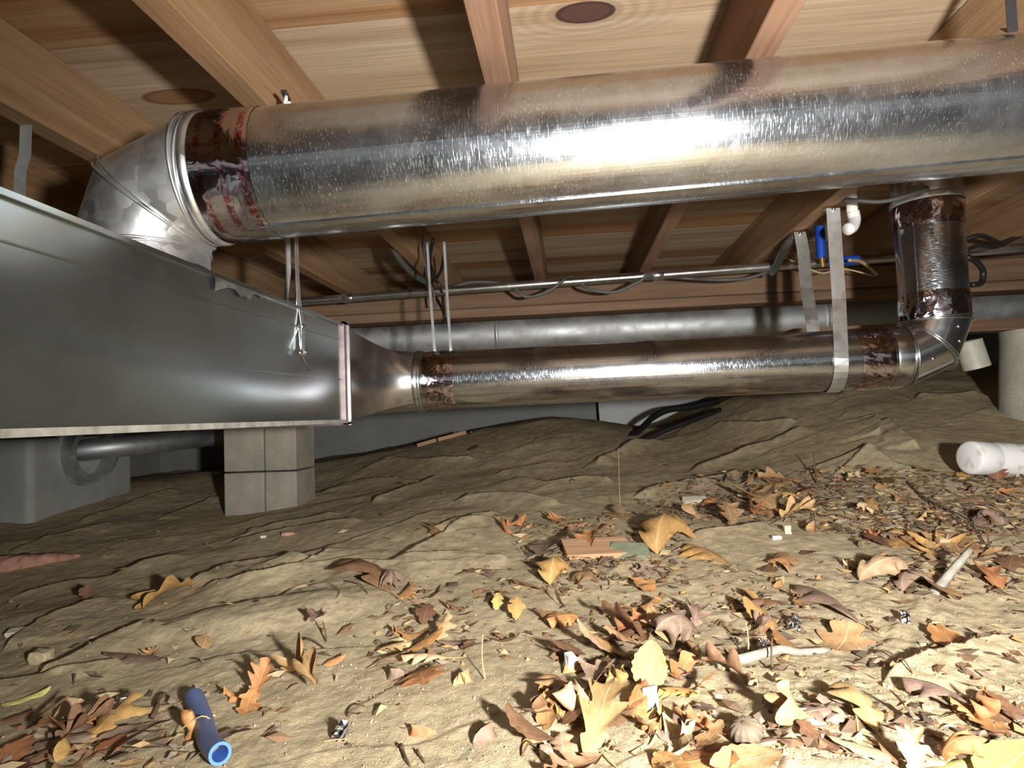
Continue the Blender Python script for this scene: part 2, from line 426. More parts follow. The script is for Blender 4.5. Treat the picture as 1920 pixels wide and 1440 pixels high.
MTANCABLE = plain('tan_cable', (.42, .31, .17), .6)
MHULL = wood('hull_stripes', 0, ((.10, .07, .045), (.22, .17, .12), (.36, .30, .23)), rnd_hue=.1)

def stained(name, col, stain):
    m, nt, b = new_mat(name); tc = N(nt, 'ShaderNodeTexCoord')
    n = noise(nt, tc.outputs['Object'], 24, 5, .65); n2 = noise(nt, tc.outputs['Object'], 6, 3)
    f = math_(nt, 'MULTIPLY', ramp(nt, [(.54, 0), (.68, 1)], n.outputs[0]).outputs[0], ramp(nt, [(.35, .15), (.65, .9)], n2.outputs[0]).outputs[0])
    nt.links.new(mixc(nt, f, col, stain), b.inputs['Base Color']); b.inputs['Roughness'].default_value = .33
    return m
MPVC = stained('stained_pvc', (.66, .65, .64), (.34, .26, .16))
def conc_mat(name, col):
    m, nt, b = new_mat(name)
    tc = N(nt, 'ShaderNodeTexCoord')
    n1 = noise(nt, tc.outputs['Object'], 7, 5, .6); n2 = noise(nt, tc.outputs['Object'], 160, 3, .7)
    c = ramp(nt, [(.3, [q * .75 for q in col]), (.7, [q * 1.15 for q in col])], n1.outputs[0]).outputs[0]
    c = mixc(nt, .5, c, mixc(nt, 1.0, c, ramp(nt, [(.35, .6), (.55, 1.1)], n2.outputs[0]).outputs[0], 'MULTIPLY'))
    nt.links.new(c, b.inputs['Base Color']); b.inputs['Roughness'].default_value = .92
    bump(nt, n2.outputs[0], b, .5, .003)
    return m
MCMU = conc_mat('concrete_block', (.37, .33, .27))
MPIER = conc_mat('poured_concrete', (.40, .38, .31))

def dirt_mat():
    m, nt, b = new_mat('dry_silt')
    tc = N(nt, 'ShaderNodeTexCoord'); P = tc.outputs['Object']
    a = noise(nt, P, 2.2, 5, .6); g = noise(nt, P, 420, 3, .75); st = noise(nt, mapping(nt, P, (26, 9, 9), (0, 0, 0), (0, 0, -.9)).outputs[0], 1, 4, .6); mid = noise(nt, P, 34, 4, .65)
    c = ramp(nt, [(.28, (.44, .352, .215)), (.5, (.53, .43, .27)), (.72, (.60, .495, .318))], a.outputs[0]).outputs[0]
    c = mixc(nt, .45, c, mixc(nt, 1.0, c, ramp(nt, [(.3, .62), (.62, 1.12)], st.outputs[0]).outputs[0], 'MULTIPLY'))
    c = mixc(nt, .6, c, mixc(nt, 1.0, c, ramp(nt, [(.34, .66), (.6, 1.12)], mid.outputs[0]).outputs[0], 'MULTIPLY'))
    c = mixc(nt, .5, c, mixc(nt, 1.0, c, ramp(nt, [(.36, .7), (.6, 1.15)], g.outputs[0]).outputs[0], 'MULTIPLY'))
    nt.links.new(c, b.inputs['Base Color']); b.inputs['Roughness'].default_value = .95; b.inputs['Specular IOR Level'].default_value = .15
    bump(nt, math_(nt, 'ADD', math_(nt, 'MULTIPLY', g.outputs[0], .35), math_(nt, 'ADD', math_(nt, 'MULTIPLY', mid.outputs[0], 1.0), math_(nt, 'MULTIPLY', st.outputs[0], .8))), b, .75, .006)
    return m
MDIRT = dirt_mat()

LEAFC = {'orange': (.44, .205, .080), 'tan': (.45, .275, .13), 'amber': (.41, .235, .085), 'brown': (.20, .108, .055), 'mauve': (.25, .168, .118), 'pale': (.48, .335, .19), 'yellow': (.46, .40, .13), 'maroon': (.15, .055, .03)}
def leaf_mat(name, col):
    m, nt, b = new_mat('leaf_' + name)
    uv = N(nt, 'ShaderNodeUVMap'); sx = N(nt, 'ShaderNodeSeparateXYZ'); nt.links.new(uv.outputs[0], sx.inputs[0])
    oi = N(nt, 'ShaderNodeObjectInfo'); tc = N(nt, 'ShaderNodeTexCoord')
    s = math_(nt, 'ABSOLUTE', sx.outputs['Y'])
    rib = ramp(nt, [(.0, 1), (.07, 0)], s).outputs[0]
    side = math_(nt, 'FRACT', math_(nt, 'SUBTRACT', math_(nt, 'MULTIPLY', sx.outputs['X'], 8.0), math_(nt, 'MULTIPLY', s, 2.2)))
    sv = math_(nt, 'MULTIPLY', ramp(nt, [(.0, 1), (.09, 0), (.92, 0), (1.0, 1)], side).outputs[0], .4)
    n = noise(nt, tc.outputs['Object'], 7, 4, .6); n2 = noise(nt, tc.outputs['Object'], 60, 3, .6)
    c = ramp(nt, [(.3, [q * .72 for q in col]), (.7, [min(1, q * 1.2) for q in col])], n.outputs[0]).outputs[0]
    c = mixc(nt, math_(nt, 'MAXIMUM', rib, sv), c, [min(1, q * 1.25 + .06) for q in col])
    c = mixc(nt, math_(nt, 'MULTIPLY', ramp(nt, [(.62, 0), (.72, 1)], n2.outputs[0]).outputs[0], .5), c, [q * .4 for q in col])
    hs = N(nt, 'ShaderNodeHueSaturation'); nt.links.new(c, hs.inputs['Color'])
    nt.links.new(math_(nt, 'ADD', .8, math_(nt, 'MULTIPLY', oi.outputs['Random'], .4)), hs.inputs['Value'])
    nt.links.new(math_(nt, 'ADD', .488, math_(nt, 'MULTIPLY', oi.outputs['Random'], .022)), hs.inputs['Hue'])
    nt.links.new(hs.outputs[0], b.inputs['Base Color'])
    b.inputs['Roughness'].default_value = .55; b.inputs['Specular IOR Level'].default_value = .3
    bump(nt, math_(nt, 'ADD', math_(nt, 'MAXIMUM', rib, sv), n2.outputs[0]), b, .3, .003)
    return m
LEAFM = {k: leaf_mat(k, v) for k, v in LEAFC.items()}
# ================================================================== SETTING
ZJ = CAM[2] + .54; JH = .14; ZD = ZJ + JH           # joist underside, joist height, underside of the deck
JW = .0435
def joist_x(k): return -.1147 + .4115 * (k - 2)      # left edge of joist k

# dirt floor: fan-shaped grid, fine near the lens
rows = np.concatenate([np.linspace(-2.4, .42, 40)[:-1], .42 * (5.6 / .42) ** np.linspace(0, 1, 820)])
NU = 820
uu = np.linspace(-1, 1, NU)
fan = np.sign(uu) * np.minimum(np.abs(uu) / .97, 1); extra = np.sign(uu) * np.maximum(np.abs(uu) - .97, 0) / .03
W = np.where(rows > .42, .86 * rows + .30, .66)
GX = fan[None, :] * W[:, None] + extra[None, :] * np.maximum(3.4 - W, .3)[:, None]
GY = np.repeat(rows[:, None], NU, 1)
GZ = height(GX, GY)
nR = len(rows)
co = np.stack([GX, GY, GZ], -1).reshape(-1, 3).astype(np.float32)
i0 = (np.arange(nR - 1)[:, None] * NU + np.arange(NU - 1)[None, :]).ravel()
quads = np.stack([i0, i0 + 1, i0 + NU + 1, i0 + NU], 1).astype(np.int32)
me = bpy.data.meshes.new('floor')
me.vertices.add(len(co)); me.vertices.foreach_set('co', co.ravel())
me.loops.add(quads.size); me.loops.foreach_set('vertex_index', quads.ravel())
me.polygons.add(len(quads)); me.polygons.foreach_set('loop_start', np.arange(0, quads.size, 4, dtype=np.int32))
me.polygons.foreach_set('use_smooth', np.ones(len(quads), dtype=bool))
me.update(calc_edges=True); me.validate()
me.materials.append(MDIRT)
floor = bpy.data.objects.new('floor', me); COL.objects.link(floor)
tag(floor, 'bare tan dirt floor of the crawl space, folded into low ridges', kind='structure')

def slab(name, x0, x1, y0, y1, z0, z1, mat, label):
    b = MB(); c = ((x0 + x1) / 2, (y0 + y1) / 2, (z0 + z1) / 2)
    b.box((0, 0, 0), (x1 - x0, y1 - y0, z1 - z0))
    return tag(b.build(name, mat, loc=c), label, kind='structure')
slab('wall_back', -3.4, 3.4, 4.85, 5.0, -.3, ZD + .1, MWALL, 'grey painted foundation wall at the far end of the crawl space')
slab('wall_left', -3.4, -3.25, -2.4, 4.85, -.3, ZD + .1, MWALL, 'dark foundation wall beyond the trunk duct')
slab('wall_right', 3.25, 3.4, -2.4, 4.85, -.3, ZD + .1, MWALL, 'dark foundation wall beyond the concrete pier')

ceiling = bpy.data.objects.new('ceiling', None); COL.objects.link(ceiling); ceiling.location = (0, 0, ZD)
tag(ceiling, 'underside of the subfloor, wide pine boards laid across the joists', kind='structure')
def plank(x0, x1, y0, y1, mat, dz=0):
    b = MB(); g = .0004
    b.box((0, 0, 0), (x1 - x0 - 2 * g, y1 - y0 - 2 * g, .02))
    o = b.build('plank', mat, ceiling, loc=((x0 + x1) / 2, (y0 + y1) / 2, .0102 + dz))
    return o
PW = at_z(970, 112, ZD)[1] - at_z(1000, 12, ZD)[1]; PY0 = at_z(1000, 12, ZD)[1]
kp = at_z(1097, 24, ZD); kp2 = at_z(335, 182, ZD)
for k in range(-14, 24):
    y0 = PY0 + PW * k; y1 = y0 + PW
    mat = W_DECKO if k in (-1, 1, 3, 4, 8, 11, 13, -4, -7) else W_DECK
    cuts = [-3.25, joist_x(rnd.choice([-2, -1, 0])) + JW / 2, joist_x(rnd.choice([4, 5, 6])) + JW / 2, 3.25]
    if y0 <= kp[1] < y1 or y0 <= kp2[1] < y1:
        cuts = [-3.25, joist_x(-2) + JW / 2, joist_x(5) + JW / 2, 3.25]
    for x0, x1 in zip(cuts[:-1], cuts[1:]):
        mm = mat
        ks = []
        cx, cy = (x0 + x1) / 2, (y0 + y1) / 2
        for q, rx, ry, kc, rings in ((kp, .056, .032, KN, 1), (kp2, .085, .034, (.26, .14, .065), 0)):
            if x0 <= q[0] < x1 and y0 - .02 <= q[1] < y1 + .02: ks.append((q[0] - cx, q[1] - cy, rx, ry, kc, rings))
        if ks:
            mm = wood('deck_pine_knotty', 0, ((0.182, 0.100, 0.049), (0.356, 0.252, 0.159), (0.438, 0.339, 0.240)), knots=ks)
        plank(x0, x1, y0, y1, mm, dz=rnd.uniform(0, .0005))

b = MB(); b.box((0, 1.25, .034), (6.8, 7.4, .01)); b.build('light_stop', plain('light_stop_dark', (.03, .028, .025), .9), ceiling)  # unseen dark sheet added above the planks to stop world light leaking through gaps
# ------------------------------------------------------------------ joists and girder
JL = {-3: 'floor joist by the left foundation wall', -2: 'floor joist over the dark gap left of the trunk duct', -1: 'floor joist just left of the trunk duct',
      0: 'warm brown floor joist above the trunk duct, left of the gored elbow', 1: 'broad orange-brown floor joist with a split, crossing above the elbow end of the large pipe',
      2: 'reddish narrow-looking floor joist crossing above the middle of the large pipe', 3: 'floor joist with a shaded left face, above the bright highlight of the large pipe',
      4: 'floor joist carrying the pale hanger strap', 5: 'floor joist just right of the vertical riser', 6: 'floor joist over the white plastic pipe on the dirt',
      7: 'floor joist near the right foundation wall'}
for k in range(-3, 8):
    b = MB(); w = JW + (.002 if k == 1 else 0)
    b.box((0, 0, 0), (w, 6.2, JH))
    o = b.build('floor_joist', W_JOISTR if k in (2, 3) else W_JOIST, loc=(joist_x(k) + JW / 2, 1.65, ZJ + JH / 2 - .0005))
    bv = o.modifiers.new('bevel', 'BEVEL'); bv.width = .002; bv.segments = 1
    tag(o, JL[k], 'joist', 'floor joists')
GY0 = 2.63; GZ0 = CAM[2] + .1575 * GY0
t = thing('girder', 'long reddish-brown timber girder under the joists, behind the conduit', 'beam', (0, GY0 + .05, GZ0))
h1 = (ZJ - GZ0)
for (za, zb, dy) in ((.040, h1, 0), (0, .038, -.004)):
    b = MB(); b.box((0, 0, 0), (6.4, .10, zb - za)); o = b.build('beam_board', W_BEAM, t, loc=(0, dy, (za + zb) / 2 - .001))
    bv = o.modifiers.new('bevel', 'BEVEL'); bv.width = .003; bv.segments = 1

# ------------------------------------------------------------------ piers
def pier_blocks():
    pl = at_y(420, 900, GY0)[0]; pm = at_y(496, 900, GY0)[0]; pr = at_y(556, 900, GY0)[0]
    zj = at_y(460, 884, GY0)[2]
    t = thing('block_pier', 'stacked grey concrete block pier under the end of the trunk duct', 'pier', ((pl + pr) / 2, GY0 + .1, zj - .18))
    c0 = Vector(t.location)
    for k in range(-1, 3):
        za = zj + .19 * k; zb = min(za + .184, GZ0 - .002)
        if zb - za < .03: continue
        for (xa, xb) in ((pl, pm - .003), (pm + .003, pr)):
            b = MB(); b.box((0, 0, 0), (xb - xa, .2, zb - za))
            j = rnd.uniform(-.003, .003)
            o = b.build('block', MCMU, t, loc=Vector(((xa + xb) / 2, GY0 + .1 + j, (za + zb) / 2)) - c0)
            bv = o.modifiers.new('bevel', 'BEVEL'); bv.width = .005; bv.segments = 2
pier_blocks()
def right_pier():
    y = 2.5
    xl = at_y(1884, 700, y)[0]; zt = at_y(1884, 621, y)[2]
    r = .14; zb = base_h(np.array(xl + r), np.array(y)) - .1
    b = MB(); b.lathe([(r + .025, 0), (r + .02, float(zt - zb) * .25), (r, float(zt - zb) * .9), (r, float(zt - zb)), (0.001, float(zt - zb))], 24)
    t = b.build('concrete_pier', MPIER, loc=(xl + r + .012, y, float(zb)), smooth=True, auto=40)
    tag(t, 'pale round concrete pier at the far right behind the white pipe', 'pier')
    b = MB(); b.box((0, 0, 0), (1.9, .09, .042)); p = at_y(1850, 612, y)
    o = b.build('sill_timber', W_BEAM, loc=(p[0] + .25, y + .02, zt + .023)); tag(o, 'rough sill timber resting on the round concrete pier', 'timber')
right_pier()

# ------------------------------------------------------------------ large round pipe
A = np.array([-.467, .939, .386]); Bp = np.array([.680, .997, .434])
d = (Bp - A) / np.linalg.norm(Bp - A)
r1 = .097
e0 = A + d * ((-.546 - A[0]) / d[0]) + CAM       # start of the elbow
e1 = A + d * ((1.75 - A[0]) / d[0]) + CAM
Lp = float(np.linalg.norm(e1 - e0)); q1 = zquat(d)
t = thing('large_round_duct', 'large shiny galvanized round pipe running across under the joists', 'duct', e0)
b = MB(); b.lathe([(r1, 0.0)] + [(r1, Lp * k / 24) for k in range(1, 25)], 128)
b.build('pipe', MGALV, t, smooth=True, quat=q1)
b = MB()                                                  # longitudinal lock seam low on the pipe
up = Vector((0, 0, 1)); dv = Vector(d); n1 = (up - dv * up.dot(dv)).normalized(); side = dv.cross(n1)
ang = math.radians(-107)
toward = -side if side.y > 0 else side                    # points at the lens side
sdir = toward * math.cos(math.radians(72)) - n1 * math.sin(math.radians(72))
b.ribbon([dv * .10 + sdir * (r1 + .001), dv * (Lp * .5) + sdir * (r1 + .001), dv * (Lp - .01) + sdir * (r1 + .001)], .010, .003, dv.cross(sdir))
b.build('seam', MGALV2, t)
def jitband(amp, s, z0, z1):
    def f(a, z):
        e = min(1, (z - z0) / .012, (z1 - z) / .012); e = max(0, e)
        x = np.array(math.cos(a) * 6 + 20); y = np.array(math.sin(a) * 6 + z * 40 + 20)
        return float(amp * e * (abs(vnoise(x, y, s) - .5) * 2 + .6 * vnoise(x * 3, y * 3, s + 5)))
    return f
def tape(parent, r, z0, z1, s, amp, quat, mat, loc=None, seg=96, label='crumpled foil tape with red print'):
    b = MB(); n = 14
    prof = [(r + .0008, z0 + (z1 - z0) * k / n) for k in range(n + 1)]
    b.lathe(prof, seg, jitband(amp, s, z0, z1))
    o = b.build('foil_tape', mat, parent, smooth=True, quat=quat, loc=loc); tag(o, label); return o
tape(t, r1, .022, .108, 3, .0012, q1, MFOIL)
b = MB(); b.lathe([(r1, .006), (r1 + .004, .009), (r1 + .004, .016), (r1, .02)], 96); b.build('bead', MELB, t, smooth=True, quat=q1)

def elbow(name, label, P0, d0, nb, r, rt, angles, mat, screws=(), bead=.004, tail=.0):
    """gored elbow: starts at P0 heading along d0 and bends towards nb"""
    P0 = Vector(P0); d0 = Vector(d0).normalized(); nb = Vector(nb); nb = (nb - d0 * nb.dot(d0)).normalized()
    bi = d0.cross(nb); Rb = r + rt; C = P0 + nb * Rb
    t = thing(name, label, 'duct elbow', P0)
    def ringpt(th, a, rr=r):
        rad = -nb * math.cos(th) + d0 * math.sin(th)
        return C + rad * (Rb + rr * math.cos(a)) + bi * (rr * math.sin(a))
    seg = 72; gores = []
    for th0, th1 in zip(angles[:-1], angles[1:]):
        b = MB(); V = []; UV = []; n = 6
        for i in range(n + 1):
            f = i / n
            for k in range(seg):
                a = 2 * PI * k / seg
                p = ringpt(th0, a).lerp(ringpt(th1, a), f); V.append(p); UV.append((a * r, f * .1))
        b.add(V, [(i * seg + k, i * seg + (k + 1) % seg, (i + 1) * seg + (k + 1) % seg, (i + 1) * seg + k) for i in range(n) for k in range(seg)], UV)
        gores.append(b.build('gore', mat, t, origin=P0, smooth=True))
    for th in angles:
        b = MB()
        for o_, dth in ((0, -.035), (1, .035)):
            pts = [ringpt(th + dth, 2 * PI * k / seg, r + bead * .4) for k in range(seg + 1)]
            b.tube(pts, bead * .55, 6, cap=False)
        b.build('bead', mat, t, origin=P0, smooth=True)
    if tail:
        th = angles[-1]; dd = d0 * math.cos(th) + nb * math.sin(th)
        b = MB(); V = []
        for f in (0, tail):
            for k in range(seg): V.append(ringpt(th, 2 * PI * k / seg) + dd * f)
        b.add(V, [(k, (k + 1) % seg, seg + (k + 1) % seg, seg + k) for k in range(seg)]); b.build('collar', mat, t, origin=P0, smooth=True)
    for th, a in screws:
        for th0, th1, go in zip(angles[:-1], angles[1:], gores):
            if th0 <= th <= th1:
                f = (th - th0) / (th1 - th0); p = ringpt(th0, a).lerp(ringpt(th1, a), f)
                ra = (p - C.lerp(C, 0)); nrm = (ringpt(th0, a, r + .01).lerp(ringpt(th1, a, r + .01), f) - p).normalized()
                b = MB(); b.lathe([(.0052, 0), (.0048, .002), (.003, .0035), (.0005, .004)], 10)
                b.build('screw', MSCREW, go, loc=p - P0, quat=zquat(nrm), smooth=True); break
    return t, ringpt
R_ = math.radians
el, rp = elbow('gored_elbow', 'dull gored galvanized elbow turning from the large pipe down into the trunk duct', e0, -d, (0, 0, -1), r1, .012, [0, R_(46), R_(90)], MELB,
               screws=[(R_(52), R_(-55)), (R_(76), R_(-50)), (R_(30), R_(-75))], tail=.026)

# ------------------------------------------------------------------ trunk duct and its transition
TX = -.553; TW = .40; YJ = 1.56
TZ1 = at_x(320, 481, TX)[2]; TZ0 = at_x(330, 804, TX)[2]
t = thing('trunk_duct', 'big dull grey rectangular sheet metal trunk duct on the left', 'duct', (TX - TW / 2, 1.0, TZ0))
o0 = Vector(t.location)
b = MB()
Y0t = -1.6; ny, nz = 60, 14
def face(P, n, m):
    V = [P(i / n, j / m) for i in range(n + 1) for j in range(m + 1)]
    b.add(V, [(i * (m + 1) + j, (i + 1) * (m + 1) + j, (i + 1) * (m + 1) + j + 1, i * (m + 1) + j + 1) for i in range(n) for j in range(m)], [(v[1], v[2]) for v in V])
def belly(u, v):                                          # the sheet oil-cans a little between its creases
    y = Y0t + (YJ - Y0t) * u
    return min(1, (YJ - y) / .2) * .0028 * math.sin(PI * min(1, max(0, v))) * math.sin(y * 3.1 + .6) + min(1, (YJ - y) / .2) * .001 * math.sin(v * 9 + y * 5)
face(lambda u, v: (TX + belly(u, v), Y0t + (YJ - Y0t) * u, TZ0 + (TZ1 - TZ0) * v), ny, nz)
face(lambda u, v: (TX - TW, YJ + (Y0t - YJ) * u, TZ0 + (TZ1 - TZ0) * v), 4, 1)
face(lambda u, v: (TX - TW * (1 - v), Y0t + (YJ - Y0t) * u, TZ0), 4, 1)
face(lambda u, v: (TX - TW * v, Y0t + (YJ - Y0t) * u, TZ1), 4, 1)
b.build('duct_body', MTRUNK, t, origin=o0, smooth=True, auto=30)
for (pa, pb) in (((80, 474), (560, 614)), ((0, 647), (633, 711))):   # raised stiffening seams along the sheet
    a_, b_ = at_x(*pa, TX), at_x(*pb, TX)
    zz = lambda y: a_[2] + (b_[2] - a_[2]) * (y - a_[1]) / (b_[1] - a_[1])
    b = MB(); b.ribbon([(TX + .001, y, zz(y)) for y in (-1.5, .2, .6, 1.0, 1.3, YJ - .02)], .0022, .0022, (0, 0, 1))
    b.build('seam', MTRUNK, t, origin=o0)
b = MB(); b.ribbon([(TX + .005, y, TZ0 + .002) for y in (-1.6, 0, .8, YJ - .01)], .009, .007, (0, 0, 1)); b.build('flange', plain('dusty_flange', (.25, .24, .205), .7, .1, .3, 45), t, origin=o0)
b = MB(); b.ribbon([(TX + .003, y, TZ1 - .003) for y in (-1.6, 0, .8, YJ - .01)], .007, .005, (0, 0, 1)); b.build('flange', MTRUNK, t, origin=o0)

PY = 1.82; r2 = .084
zL = CAM[2] + .104 / 1.75 * PY; zR = CAM[2] + .1135 / 1.75 * PY
xC = at_y(783, 716, PY - .05)[0]
XR = .934 / 1.7 * PY                                          # riser axis
xE = XR - (r2 + .010)
def lz(x): return zL + (zR - zL) * (x - xC) / (xE - xC)
tt = thing('duct_transition', 'shiny square-to-round sheet metal transition at the far end of the trunk duct', 'duct fitting', (TX, YJ, TZ0))
o1 = Vector(tt.location)
b = MB(); seg = 96; n = 16; V = []; UV = []
for i in range(n + 1):
    f = i / n
    for k in range(seg):
        a = 2 * PI * k / seg; c, s = math.cos(a), math.sin(a); m = max(abs(c), abs(s))
        R0 = Vector((TX - TW / 2 * (1 + c / m), YJ, (TZ0 + TZ1) / 2 + (TZ1 - TZ0) / 2 * s / m))
        C0 = Vector((xC, PY + r2 * c * 1.0, zL + r2 * s))
        K0 = Vector((R0.x, C0.y, (R0.z + C0.z) / 2)).lerp((R0 + C0) / 2, .3)
        V.append(R0.lerp(K0, f).lerp(K0.lerp(C0, f), f)); UV.append((a * .1, f * .2))
b.add(V, [(i * seg + k, i * seg + (k + 1) % seg, (i + 1) * seg + (k + 1) % seg, (i + 1) * seg + k) for i in range(n) for k in range(seg)], UV)
b.build('transition_body', MTRANS, tt, origin=o1, smooth=True, auto=50)
b = MB(); b.lathe([(r2, -.012), (r2 + .005, -.008), (r2 + .005, .0), (r2 + .001, .003), (r2 + .004, .007), (r2, .012)], 72); b.build('bead', MELB2, tt, smooth=True, loc=Vector((xC, PY, zL)) - o1, quat=zquat((1, 0, 0)))
b = MB()                                                    # foil-taped drive cleat round the joint
hz_ = (TZ1 - TZ0) / 2; zm = (TZ0 + TZ1) / 2
for (c, s) in (((TX + .003, YJ, zm), (.008, .045, 2 * hz_ + .012)), ((TX - TW - .003, YJ, zm), (.008, .045, 2 * hz_ + .012)), ((TX - TW / 2, YJ, TZ1 + .003), (TW + .014, .045, .008)), ((TX - TW / 2, YJ, TZ0 - .003), (TW + .014, .045, .008))):
    b.box(c, s)
ob = b.build('taped_cleat', plain('cleat_tape', (.21, .155, .15), .45, .5, .35, 40), tt, origin=o1); tag(ob, 'cleat wrapped in mauve-tinted foil tape')
b = MB(); b.box((TX + .009, YJ + .004, zm), (.005, .005, 2 * hz_ + .016)); b.build('cleat_edge', MELB2, tt, origin=o1)

# ------------------------------------------------------------------ smaller round pipe, elbow, riser
ax = Vector((xE - xC, 0, zR - zL)); L2 = ax.length; q2 = zquat(ax)
t = thing('branch_pipe', 'smaller shiny round pipe running below and behind the large pipe', 'duct', (xC, PY, zL))
b = MB(); b.lathe([(r2 - .001, L2 * k / 20) for k in range(21)], 96); b.build('pipe', MGALV2, t, smooth=True, quat=q2)
tape(t, r2 - .001, .018, .105, 11, .0018, q2, MFOIL2); tape(t, r2 - .001, L2 - .135, L2 - .052, 12, .0018, q2, MFOIL2)
b = MB(); b.lathe([(r2 - .0005, L2 - .045), (r2 + .001, L2 - .04), (r2 + .001, L2 - .004)], 72); b.build('sleeve', MELB2, t, smooth=True, quat=q2)
elbow('riser_elbow', 'dark shiny gored elbow joining the smaller pipe to the vertical riser', (xE, PY, zR), ax, (0, 0, 1), r2 + .001, .010, [0, R_(45), R_(90)], MELB2,
      screws=[(R_(20), R_(70)), (R_(60), R_(60)), (R_(75), R_(75)), (R_(3), R_(130))])
zr0 = zR + (r2 + .01); zr1 = CAM[2] + .503 / 1.7 * PY
t = thing('riser_pipe', 'vertical shiny round riser pipe hanging below the joists on the right', 'duct', (XR, PY, zr0))
b = MB(); b.lathe([(r2 - .002, (zr1 - zr0) * k / 8) for k in range(9)], 96); b.build('pipe', MGALV2, t, smooth=True)
b = MB(); b.ribbon([(-r2 * .82, -r2 * .57, .03), (-r2 * .82, -r2 * .57, zr1 - zr0 - .05)], .008, .003, (.57, -.82, 0)); b.build('seam', MGALV2, t)
tape(t, r2 - .002, .004, .075, 14, .0022, None, MFOIL2, seg=96); tape(t, r2 - .002, zr1 - zr0 - .075, zr1 - zr0 - .004, 15, .0022, None, MFOIL2, seg=96)
b = MB(); zz = zr1 - zr0; b.lathe([(r2 + .002, zz - .008), (r2 + .006, zz - .004), (r2 + .005, zz + .006), (r2 + .002, zz + .01), (r2 + .002, zz + .075), (r2 + .006, zz + .08), (r2 + .008, zz + .09)], 72)
ob = b.build('boot_collar', MELB, t, smooth=True, auto=30)

# ------------------------------------------------------------------ hanger straps
def strap(name, label, pts, w, side, th=.0012, mat=None, screws=(), parent=None):
    t = thing(name, label, 'strap', pts[0])
    b = MB(); b.ribbon(pts, w, th, side); bd = b.build('band', mat or MSTRAP, t, origin=pts[0])
    for p, nrm in screws:
        b = MB(); b.lathe([(.0058, 0), (.0055, .0022), (.003, .004), (.0005, .0045)], 10); b.build('screw', MSCREW, bd, loc=Vector(p) - Vector(pts[0]), quat=zquat(nrm), smooth=True)
    return t
def arc(cx, cy, cz, r, a0, a1, n=14): return [Vector((cx + (.004 * i / n), cy + r * math.cos(a0 + (a1 - a0) * i / n), cz + r * math.sin(a0 + (a1 - a0) * i / n))) for i in range(n + 1)]
sx = .752
ft = at_y(1562, 390, 1.80); fb = at_y(1577, 660, PY - r2 - .004)
rt_ = at_y(1500, 437, 2.03); rb = at_y(1524, 617, PY + r2 * .75)
sw = .036
top = [Vector((ft[0] + .0, 1.815, ZJ + .0)) + Vector((0, .02, -.002)), Vector((ft[0], 1.80, ZJ - .006))]
mid = [Vector(at_y(1567, 470, 1.785)), Vector(at_y(1573, 560, 1.77))]
lo_arc = arc(fb[0], PY, lz(fb[0]), r2 + .003, PI, PI * 1.93)
strap('hanger_strap', 'long pale metal hanger strap looped in front of the smaller pipe near the riser', top + mid + lo_arc, sw, (1, 0, 0), screws=[((ft[0], 1.797, ZJ - .010), (0, -1, -.3))])
rx = rt_[0]
pts = [Vector((rx, 2.05, ZJ - .002)), Vector((rx, 2.032, ZJ - .006)), Vector(at_y(1506, 470, 2.01)), Vector(at_y(1512, 540, 1.97)), Vector(at_y(1522, 600, 1.925)), Vector((at_y(1525, 620, 1.91)[0], 1.905, lz(.7) + r2 * .8))]
strap('hanger_strap', 'shorter pale metal hanger strap going up behind the smaller pipe, left of the long strap', pts, sw, (1, 0, 0), screws=[((rx, 2.027, ZJ - .012), (0, -1, -.3))])
# pair of narrow straps behind the foil tape of the smaller pipe
for k, (xa, ya, xb, yb) in enumerate(((806, 540, 815, 655), (838, 548, 845, 653))):
    pb = at_y(xb, yb, PY + .03); pa = at_y(xa, ya, PY + .06); pc = at_y(xa - 6, 440, PY + .10)
    k_ = (ZJ - pa[2]) / max(1e-3, pc[2] - pa[2]); pt = Vector(pa).lerp(Vector(pc), min(1.4, max(.3, k_)))
    strap('narrow_strap', ('left' if k == 0 else 'right') + ' one of two narrow straps rising behind the smaller pipe, left end', [pt, Vector(pa), Vector(pb), Vector((pb[0], PY + .035, lz(pb[0]) + r2 * .9))], .008, (1, 0, 0), mat=MOLD)
# loose strap in front of the trunk duct
yf = at_x(567, 650, TX + .004)[1]
s0 = at_y(556, 450, yf); s00 = Vector((s0[0] + .012, yf, ZJ + .03))
pts = [s00, Vector(s0), Vector(at_y(557, 500, yf)), Vector(at_y(560, 560, yf)), Vector((TX + .006, yf, at_y(563, 610, yf)[2])), Vector((TX + .005, yf, at_y(567, 665, yf)[2]))]
def face_pt(px, py, dx=.004):
    p = at_x(px, py, TX + dx); return Vector(p)
strap('drop_strap', 'narrow metal strap screwed to the side of the trunk duct, hanging below the large pipe', pts, .017, (0, 1, 0),
      screws=[(face_pt(567, 612, .008), (1, 0, 0)), (face_pt(563, 661, .008), (1, 0, 0)), (face_pt(573, 660, .008), (1, 0, 0))])
b = MB(); w0 = [at_y(553, 512, yf - .01), at_y(556, 570, yf - .008), at_y(560, 600, yf), face_pt(563, 650, .008), face_pt(570, 675, .008), face_pt(582, 696, .010)]
b.tube(w0, .0016, 6); o = b.build('hanging_wire', MSCREW, smooth=True); tag(o, 'thin bright wire end dangling beside the screwed strap on the trunk duct', 'wire')
